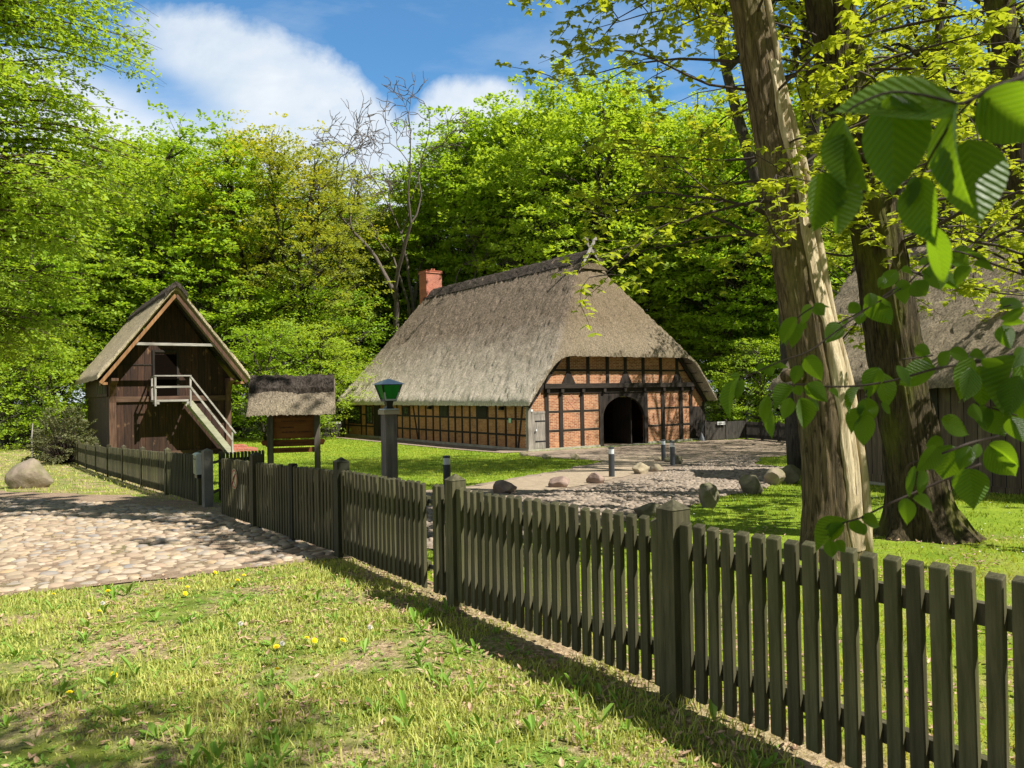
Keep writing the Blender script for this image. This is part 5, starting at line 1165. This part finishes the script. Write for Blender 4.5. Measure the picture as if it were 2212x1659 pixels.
def maple_crown(e, path, rad, seed, nb, zr_, Lr, aim=None, ncl=9, leaf=.075, mat='maple', subs=6):
    rg = np.random.default_rng(seed); m = MB(); P = []; A = []; Nn = []; zs_ = [p[0] for p in path]; b = e.location
    for k in range(nb):
        z = rg.uniform(*zr_); cx = np.interp(z, zs_, [p[1] for p in path]); cy = np.interp(z, zs_, [p[2] for p in path]); r = np.interp(z, zs_, rad)
        a = aim[k] if aim is not None and k < len(aim) else rg.uniform(0, 6.283); L = rg.uniform(*Lr)*(1 if z < 9 else .8); d = Vector((math.cos(a), math.sin(a), rg.uniform(.0, .55))).normalized()
        s = Vector((cx, cy, z))-b; p = s+Vector((math.cos(a)*r*.8, math.sin(a)*r*.8, 0)); pts = [s, p]; dd = d.copy(); n = 9
        for i in range(n): dd = (dd+Vector(rg.normal(0, .13, 3))+Vector((0, 0, -.05))).normalized(); p = p+dd*L/n; pts.append(p.copy())
        m.tube(pts, np.linspace(.007+.006*L, .0025, len(pts)), 6, False)
        for j in range(subs):
            i0 = rg.integers(3, len(pts)); q = pts[i0].copy(); sd = (dd+Vector(rg.normal(0, .8, 3))).normalized(); l = rg.uniform(.35, 1.1); sp_ = [q.copy()]
            for i in range(5): sd = (sd+Vector(rg.normal(0, .2, 3))+Vector((0, 0, -.06))).normalized(); q = q+sd*l/5; sp_.append(q.copy())
            m.tube(sp_, [.007, .0055, .0045, .0035, .003, .002], 4, False)
            for c in range(ncl):
                t_ = rg.uniform(.15, 1)*5; i1 = min(4, int(t_)); cc = sp_[i1].lerp(sp_[i1+1], t_-i1)+Vector(rg.normal(0, .05, 3)); az0 = rg.uniform(0, 6.28)
                for f_ in range(6):
                    az1 = az0+f_*1.05+rg.normal(0, .25); dn = rg.uniform(-.9, .15); P.append(cc+Vector((0, 0, 0))); A.append((math.cos(az1), math.sin(az1), dn)); Nn.append((math.cos(az1)*.5+rg.normal(0, .3), math.sin(az1)*.5+rg.normal(0, .3), 1))
    m.build('branches', M['twig'], e, True)
    V, Fq = leaves_at(np.array(P), np.array(A, float), np.array(Nn, float), leaf, rg, .62); link('crown', mesh_np('crown', V, Fq, M[mat]), e)
# low twigs that reach towards the roof and the camera plus a high sparse crown
maple_crown(T1, pth, rad1, 61, 44, (3.0, 7.6), (.9, 2.3), [math.pi+.2, math.pi-.3, math.pi+.5, 3.0, 2.7, 3.5, 2.9, 3.3], leaf=.072)
maple_crown(T1, pth, rad1, 71, 36, (9.5, 13.4), (4.5, 8.0), [R(a_) for a_ in np.linspace(10, 130, 36)], leaf=.15, ncl=12, subs=14)
maple_crown(T2, pth2, rad2, 72, 36, (9.5, 13.4), (4.5, 8.5), [R(a_) for a_ in np.linspace(0, 110, 36)], leaf=.15, ncl=12, subs=14)
maple_crown(T2, pth2, rad2, 62, 46, (2.6, 7.8), (1.4, 3.6), [0.2, -.4, .5, -1.0, 0, -.2, .3, .6, 1.2, .9], leaf=.085)
maple_crown(T3, pth3, [.27, .25, .22, .21, .2, .2, .17, .12, .05], 63, 26, (3.4, 8.5), (1.5, 3.5), [math.pi, 2.8, 3.4, 2.5, 3.7, 3.1, 2.2], leaf=.085)

# ------------------------------------------------------------------ beech at the left edge with drooping sprays
e = empty('beech_tree', (-10.4, 13.2, zg(-10.4, 13.2)), 0, 'beech whose fresh green sprays hang in from the upper left corner', 'tree')
rg = np.random.default_rng(77); m = MB(); gz = e.location.z
m.tube([(0, 0, 0), (.1, 0, 3), (-.1, .1, 7), (0, 0, 12)], [.34, .28, .2, .08], 14)
C = []; Dd = []
for k in range(250):
    z = rg.uniform(2.9, 11.5); a = rg.uniform(-1.9, 1.9) if k % 3 else rg.uniform(0, 6.28)
    if rg.random() < .55: a = rg.uniform(-1.1, .5)
    px_lim = float(np.interp(z, [2.9, 4.5, 5.6, 6.8, 7.6, 9, 11.5], [2.0, 2.6, 3.6, 3.7, 2.9, 3.2, 2.6]))
    L = rg.uniform(.6, 1.0)*px_lim*1.12; s = Vector((0, 0, z-.6)); en = Vector((math.cos(a)*L, math.sin(a)*L, z+.25-.16*L)); pts = curve_pts(s, en, .12, 8, rg, .03); m.tube(pts, np.linspace(.04, .005, 9), 5, False)
    for j in range(11):
        i0 = rg.integers(2, 9); p = pts[i0]; d_ = Vector((math.cos(a+rg.normal(0, .8)), math.sin(a+rg.normal(0, .8)), rg.uniform(-.45, .1))); C.append(tuple(p)); Dd.append(tuple(d_)); m.tube([p, p+d_*.35, p+d_*.6+Vector((0, 0, -.06))], [.006, .004, .002], 3, False)
V, Fq = sprays(np.array(C), np.array(Dd), .72, .34, 34, .078, rg, droop=.3, flat_=.5); m.build('trunk', M['bark1'], e, True); link('crown', mesh_np('crown', V, Fq, M['beech']), e)

# ------------------------------------------------------------------ close beech branches hanging into the frame
def leaf_template(seed, fold, curl):
    nu, nv = 22, 12; V = []; F_ = []
    for i in range(nu+1):
        u = i/nu; w = .34*(math.sin(math.pi*min(1, u*1.02)**.80)**.85)*(1 if u < .75 else 1-.28*((u-.75)/.25)**1.3) if 0 < u < 1 else 0
        if u > .9: w *= 1-.35*((u-.9)/.1)
        for j in range(nv+1):
            v = (j/nv)*2-1; x = v*w+(.006*math.sin(u*80)*(abs(v) > .9)); vein = .007*math.sin((u*9.0-abs(v)*.85*w/.3)*2*math.pi)*min(1, abs(v)*3)*(1-abs(v)*.3)
            z = abs(v)**1.2*w*fold+vein-curl*u*u*.5+.02*math.sin(u*5+seed)*v-.004*math.exp(-(v/.08)**2)
            V.append((x, u, z))
    for i in range(nu):
        for j in range(nv): a = i*(nv+1)+j; F_.append((a, a+1, a+nv+2, a+nv+1))
    me = mesh_np('leaf', V, np.array(F_), M['near_leaf'], True); return me
LT = [leaf_template(s_, f_, c_) for s_, f_, c_ in ((1, .25, .25), (2, .45, .5), (3, .1, .15), (4, .7, .3))]
def twig(parent, pts, r0, r1):
    # smooth through the points
    P = [Vector(p)-parent.location for p in pts]; out = []
    for i in range(len(P)-1):
        p0 = P[max(i-1, 0)]; p1 = P[i]; p2 = P[i+1]; p3 = P[min(i+2, len(P)-1)]
        for k in range(6):
            t_ = k/6; out.append(.5*((2*p1)+(p2-p0)*t_+(2*p0-5*p1+4*p2-p3)*t_*t_+(3*p1-p0-3*p2+p3)*t_**3))
    out.append(P[-1]); return MB().tube(out, np.linspace(r0, r1, len(out)), 7).build('twig', M['twig'], parent, True)
def hang_leaf(parent, bx, by, tx, ty, wpx, D, rs, dz=0):
    b = at(bx, by, D); L = math.hypot(tx-bx, ty-by)/F*D; tilt = rs.uniform(-.25, .25); t_ = at(tx, ty, D+tilt*L*1.0); ax = (t_-b); Lr = ax.length; ax.normalize()
    view = -Vector(ray((bx+tx)/2, (by+ty)/2)).normalized(); side = ax.cross(view).normalized(); n0 = side.cross(ax).normalized()
    full = .62*Lr; ratio = min(1, max(.12, (wpx/F*D)/full)); ang = math.acos(ratio)*(1 if rs.random() < .6 else -1)
    sd = (side*math.cos(ang)+n0*math.sin(ang)); nn_ = sd.cross(ax).normalized()
    if nn_.z < 0 and rs.random() < .7: nn_ = -nn_; sd = -sd
    k = max(1, ratio and (wpx/F*D)/full) if (wpx/F*D) > full else 1
    mt = Matrix((sd*Lr*min(k, 1.4), ax*Lr, nn_*Lr)).transposed().to_4x4(); mt.translation = b-parent.location
    o = link('leaf', LT[rs.randrange(4)], parent); o.matrix_local = mt
rs = random.Random(5)
c7 = lambda x, y: (1555+x*.434, 490+y*.434)
# upper, very close branch
Bu = empty('beech_branch', at(2140, 190, .56), 0, 'nearest beech branch with the largest dangling leaves at the upper right', 'branch', 'beech branches hanging in from the right')
twig(Bu, [at(2420, 40, .60), at(2300, 110, .58), at(2212, 165, .565), at(2140, 190, .56), at(2105, 212, .56), at(2075, 225, .56)], .0022, .0012)
twig(Bu, [at(2105, 212, .56), at(2060, 260, .565), at(2015, 330, .57), at(1985, 395, .575), at(1990, 430, .58), at(2010, 490, .585)], .0012, .0007)
twig(Bu, [at(2075, 225, .56), at(1990, 205, .562), at(1920, 200, .565), at(1855, 225, .567), at(1825, 250, .57), at(1800, 310, .572), at(1782, 372, .575)], .0011, .0007)
for L_ in [(2068, 232, 1798, 215, 78), (1925, 205, 1938, 424, 126), (1822, 250, 1842, 428, 62), (1825, 290, 1800, 420, 50), (1780, 372, 1764, 502, 74), (1795, 385, 1826, 510, 62), (2120, 205, 2262, 300, 118), (2092, 300, 2116, 484, 122), (2068, 228, 2038, 440, 44), (1990, 385, 1992, 524, 72), (1975, 380, 1965, 450, 30), (2012, 490, 2046, 612, 46), (2135, 210, 2125, 275, 16)]:
    hang_leaf(Bu, *L_, .56, rs)
def branch(label, tw, leaves, D):
    o = empty('beech_branch', at(*c7(*tw[0][0]), D), 0, label, 'branch', 'beech branches hanging in from the right')
    for k, pts_ in enumerate(tw): twig(o, [at(*c7(*p), D+.02*math.sin(i+k)) for i, p in enumerate(pts_)], .0022 if k == 0 else .0013, .0009)
    for L_ in leaves: hang_leaf(o, *c7(L_[0], L_[1]), *c7(L_[2], L_[3]), L_[4]*.434, D+rs.uniform(-.03, .03), rs)
branch('upper long beech branch crossing the mossy trunk with leaves over the barn roof', [[(1700, 300), (1512, 240), (1330, 175), (1165, 120), (1060, 160)], [(1165, 120), (1040, 180), (925, 290), (750, 395), (640, 455), (590, 480)], [(1060, 640), (900, 660)]],
 [(640, 460, 600, 485, 20), (600, 480, 530, 572, 85), (690, 380, 640, 432, 60), (745, 330, 760, 402, 60), (745, 340, 850, 500, 110), (880, 215, 800, 310, 70), (900, 220, 975, 235, 30), (960, 272, 1030, 350, 90), (905, 260, 920, 390, 70), (1050, 165, 985, 185, 40), (1060, 180, 1100, 320, 110), (1140, 140, 1250, 190, 70), (1165, 132, 1350, 135, 28), (1260, 190, 1380, 215, 42), (1250, 195, 1165, 290, 62), (850, 380, 790, 405, 40), (1100, 240, 1180, 300, 70), (820, 250, 790, 300, 40), (700, 420, 690, 490, 55), (1000, 230, 1090, 240, 40)], 1.12)
branch('middle beech branch ending in drooping leaves left of the leaning trunk', [[(1700, 600), (1512, 648), (1300, 672), (1080, 705), (880, 760), (700, 790), (520, 795), (430, 785), (330, 790), (240, 840)], [(880, 300), (700, 430), (540, 550), (440, 620), (300, 670), (130, 745), (95, 760)], [(790, 700), (740, 790), (720, 860)], [(500, 380), (430, 420), (385, 455)]],
 [(475, 388, 520, 440, 75), (455, 388, 395, 490, 45), (385, 450, 290, 580, 66), (400, 480, 350, 600, 60), (340, 470, 320, 590, 40), (400, 470, 432, 510, 30), (470, 388, 560, 395, 16), (225, 690, 180, 708, 40), (232, 690, 262, 745, 50), (245, 685, 340, 695, 30), (110, 750, 75, 865, 50), (100, 755, 20, 950, 38), (100, 740, 50, 745, 30), (420, 650, 515, 762, 80), (400, 690, 362, 782, 60), (430, 785, 535, 866, 82), (380, 790, 400, 842, 60), (370, 800, 250, 912, 72), (240, 840, 212, 990, 52), (400, 850, 430, 1012, 86), (350, 850, 318, 965, 60), (440, 860, 492, 916, 50), (245, 900, 250, 1052, 52), (540, 812, 600, 852, 26), (420, 660, 500, 665, 40), (790, 700, 728, 842, 92), (700, 790, 610, 922, 42), (730, 850, 742, 987, 92), (720, 900, 640, 1020, 62), (730, 930, 708, 1090, 92), (800, 725, 850, 900, 84), (1080, 705, 870, 770, 112), (1000, 665, 1060, 690, 60), (970, 600, 1050, 632, 62), (800, 880, 856, 930, 32), (880, 690, 960, 800, 40), (1150, 620, 1080, 712, 52), (1140, 620, 1250, 652, 62)], 1.10)
branch('right hand beech branch with a dense cluster of overlapping leaves', [[(1700, 560), (1512, 620), (1400, 645), (1290, 665), (1240, 660)], [(1650, 330), (1512, 370), (1410, 400)]],
 [(1400, 392, 1475, 350, 32), (1512, 395, 1385, 400, 50), (1400, 492, 1445, 602, 80), (1405, 480, 1512, 472, 42), (1512, 420, 1395, 460, 50), (1260, 650, 1175, 872, 92), (1290, 690, 1320, 902, 112), (1300, 660, 1420, 692, 52), (1470, 640, 1362, 942, 104), (1490, 740, 1422, 942, 112), (1512, 600, 1460, 704, 72), (1258, 880, 1292, 972, 52), (1250, 700, 1230, 870, 90), (1240, 640, 1330, 640, 50), (1505, 640, 1530, 900, 90)], .98)
branch('lowest beech branch on the right, its big leaves over the mossy trunk base', [[(1700, 940), (1512, 1003), (1380, 1045), (1250, 1075), (1130, 1120), (1040, 1150), (940, 1185), (930, 1240)], [(1330, 895), (1480, 940)]],
 [(1100, 958, 1252, 1032, 82), (1330, 900, 1420, 1042, 132), (1300, 890, 1330, 1010, 80), (1450, 950, 1505, 1062, 92), (1110, 1060, 1030, 1090, 60), (1150, 1085, 1110, 1262, 152), (1080, 1092, 1000, 1222, 82), (1240, 1090, 1192, 1212, 82), (1340, 1080, 1502, 1162, 62), (1330, 1092, 1480, 1252, 132), (1240, 1202, 1262, 1402, 152), (1290, 1080, 1262, 1162, 42), (970, 1190, 930, 1342, 42), (992, 1200, 1012, 1342, 52), (920, 1350, 940, 1482, 72), (960, 1350, 1072, 1412, 52), (1500, 860, 1440, 1010, 90)], .95)
branch('small lowest spray of beech leaves hanging over the near pickets', [[(1300, 1180), (1000, 1310), (840, 1380), (740, 1430), (690, 1452), (600, 1480), (540, 1530), (500, 1560)]],
 [(640, 1460, 462, 1590, 84), (700, 1450, 812, 1482, 62), (620, 1480, 540, 1562, 62), (690, 1470, 722, 1542, 52), (545, 1558, 560, 1652, 62), (580, 1560, 622, 1622, 52), (660, 1455, 700, 1530, 60), (600, 1490, 520, 1500, 30)], 1.22)

# ------------------------------------------------------------------ sky, sun, camera
SAZ, SEL = R(-27), R(51)
w = bpy.data.worlds.new('World'); scene.world = w; w.use_nodes = True; nt = w.node_tree; nt.nodes.clear()
class WN(NT):
    def __init__(s, t): s.t = t; s.n = t.nodes
q = WN(nt); out = q.N('OutputWorld'); sky = q.N('TexSky', sky_type='NISHITA', sun_disc=False); sky.sun_elevation = SEL; sky.sun_rotation = math.atan2(math.cos(SAZ), math.sin(SAZ)); sky.air_density = 1.0; sky.dust_density = .3; sky.ozone_density = 1.2
tc = q.N('TexCoord'); sp = q.N('SeparateXYZ'); q.L(tc.outputs['Generated'], sp.inputs[0])
yy = q.math('MAXIMUM', sp.outputs[1], .08); u = q.math('DIVIDE', sp.outputs[0], yy); v = q.math('DIVIDE', sp.outputs[2], yy)
cv = q.N('CombineXYZ'); q.L(u, cv.inputs[0]); q.L(v, cv.inputs[1])
mpn = q.N('Mapping'); mpn.inputs['Rotation'].default_value = (0, 0, R(32)); mpn.inputs['Scale'].default_value = (1.0, 2.6, 1); q.L(cv.outputs[0], mpn.inputs[0])
n1 = q.noise(mpn.outputs[0], 3.2, 9, .58, .35); n2 = q.noise(cv.outputs[0], 5, 9, .6, .2); n3 = q.noise(mpn.outputs[0], 9, 6, .6, .5)
fc = q.N('FloatCurve'); c = fc.mapping.curves[0]
px2 = lambda px: (px-1106)/F; fcx = lambda px: (px2(px)+1)/2; fcy = lambda py, px: ((850-(px-1106)*.0175-py)/F)
pts_ = [(-600, 100), (100, 60), (240, 25), (420, -10), (560, 25), (680, 85), (790, 150), (850, 205), (885, 222), (930, 185), (1010, 150), (1080, 155), (1160, 190), (1260, 265), (1350, 240), (1450, 235), (1600, 330), (1900, 300), (2300, 280)]
c.points[0].location = (0, .45); c.points[1].location = (1, .3)
for px, py in pts_: c.points.new(fcx(px), fcy(py, px))
fc.mapping.update(); q.L(q.math('DIVIDE', q.math('ADD', u, 1), 2), fc.inputs['Value'])
dd = q.math('SUBTRACT', fc.outputs[0], v)     # positive below the cloud edge
dd = q.math('ADD', dd, q.math('MULTIPLY', q.math('SUBTRACT', n2, .5), .13))
edge = q.ramp(dd, [(.0, 0), (.025, .85), (.09, 1)])
# thinner bluish veil region in the upper left of the cloud
def blob(px, py, rx, ry, rot):
    cu, cvv = px2(px), fcy(py, px); a = q.math('SUBTRACT', u, cu); b = q.math('SUBTRACT', v, cvv); cr, sr = math.cos(rot), math.sin(rot)
    x_ = q.math('DIVIDE', q.math('ADD', q.math('MULTIPLY', a, cr), q.math('MULTIPLY', b, sr)), rx/F); y_ = q.math('DIVIDE', q.math('SUBTRACT', q.math('MULTIPLY', b, cr), q.math('MULTIPLY', a, sr)), ry/F)
    r2_ = q.math('ADD', q.math('MULTIPLY', x_, x_), q.math('MULTIPLY', y_, y_)); return q.math('POWER', 2.718, q.math('MULTIPLY', r2_, -1))
veil = q.math('ADD', q.math('MULTIPLY', blob(260, 130, 230, 75, R(-38)), 1.1), q.math('MULTIPLY', blob(190, 60, 120, 60, 0), .9))
veil = q.math('ADD', veil, q.math('MULTIPLY', blob(420, 215, 110, 40, R(-30)), .5))
thin = q.math('MULTIPLY', veil, q.ramp(n1, [(.3, 1.0), (.7, .45)]))
dens = q.math('MULTIPLY', edge, q.math('SUBTRACT', 1.0, q.math('MINIMUM', thin, .92)))
wisp = q.math('MULTIPLY', q.ramp(n1, [(.48, 0), (.75, .35)]), 1.0)
dens = q.math('MAXIMUM', dens, wisp); dens = q.math('MAXIMUM', dens, q.math('MULTIPLY', q.ramp(q.math('ADD', q.math('MULTIPLY', sp.outputs[1], .5), .5), [(.48, 1), (.60, 0)]), .05)); dens = q.math('MINIMUM', q.math('MULTIPLY', dens, q.ramp(n3, [(.2, .86), (.6, 1)])), .96)  # includes thin cloud added behind the view to neutralise the fill light
ccol = q.mix(q.ramp(n2, [(.35, 0), (.65, 1)]), (7.6, 8.7, 9.8), (10.6, 10.9, 11.2))
skyc = q.mix(1.0, sky.outputs[0], q.mix(q.ramp(q.math('ADD', q.math('MULTIPLY', q.math('SUBTRACT', sp.outputs[1], q.math('MULTIPLY', q.math('MAXIMUM', q.math('SUBTRACT', sp.outputs[2], .5), 0), 1.2)), .5), .5), [(.52, 0), (.68, 1)]), (.26, .33, .37), (1.0, 1.68, 2.0)), 'MULTIPLY')  # unseen sky behind the view and overhead dimmed to cut fill light
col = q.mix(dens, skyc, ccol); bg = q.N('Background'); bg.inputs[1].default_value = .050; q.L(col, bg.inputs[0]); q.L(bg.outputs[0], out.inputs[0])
S = Vector((math.cos(SAZ)*math.cos(SEL), math.sin(SAZ)*math.cos(SEL), math.sin(SEL)))
sl = bpy.data.lights.new('sun', 'SUN'); sl.energy = 5.0; sl.angle = R(.53); sl.color = (1, .955, .87); so = bpy.data.objects.new('sun', sl); COL.objects.link(so)
so.rotation_euler = S.to_track_quat('Z', 'Y').to_euler()
cd = bpy.data.cameras.new('camera'); cam = bpy.data.objects.new('camera', cd); COL.objects.link(cam); scene.camera = cam
cd.sensor_width = 36; cd.sensor_fit = 'HORIZONTAL'; cd.lens = 36*F/2212; cd.clip_end = 3000; cd.clip_start = .05
def wv(x, z): return Vector((x, -z*math.sin(PT), z*math.cos(PT)))
rt_ = wv(math.cos(RL), -math.sin(RL)); up_ = wv(math.sin(RL), math.cos(RL)); fw = rt_.cross(up_)*-1
mt = Matrix((rt_, up_, -fw)).transposed().to_4x4(); mt.translation = (0, 0, EYE); cam.matrix_world = mt
cd.dof.use_dof = True; cd.dof.focus_distance = 14; cd.dof.aperture_fstop = cd.lens/2.2
scene.view_settings.view_transform = 'Standard'; scene.view_settings.look = 'None'; scene.view_settings.gamma = 1; scene.view_settings.exposure = .92
scene.render.engine = 'CYCLES'; scene.cycles.max_bounces = 8; scene.cycles.diffuse_bounces = 3; scene.cycles.transmission_bounces = 4; scene.cycles.transparent_max_bounces = 6
scene.cycles.use_denoising = True
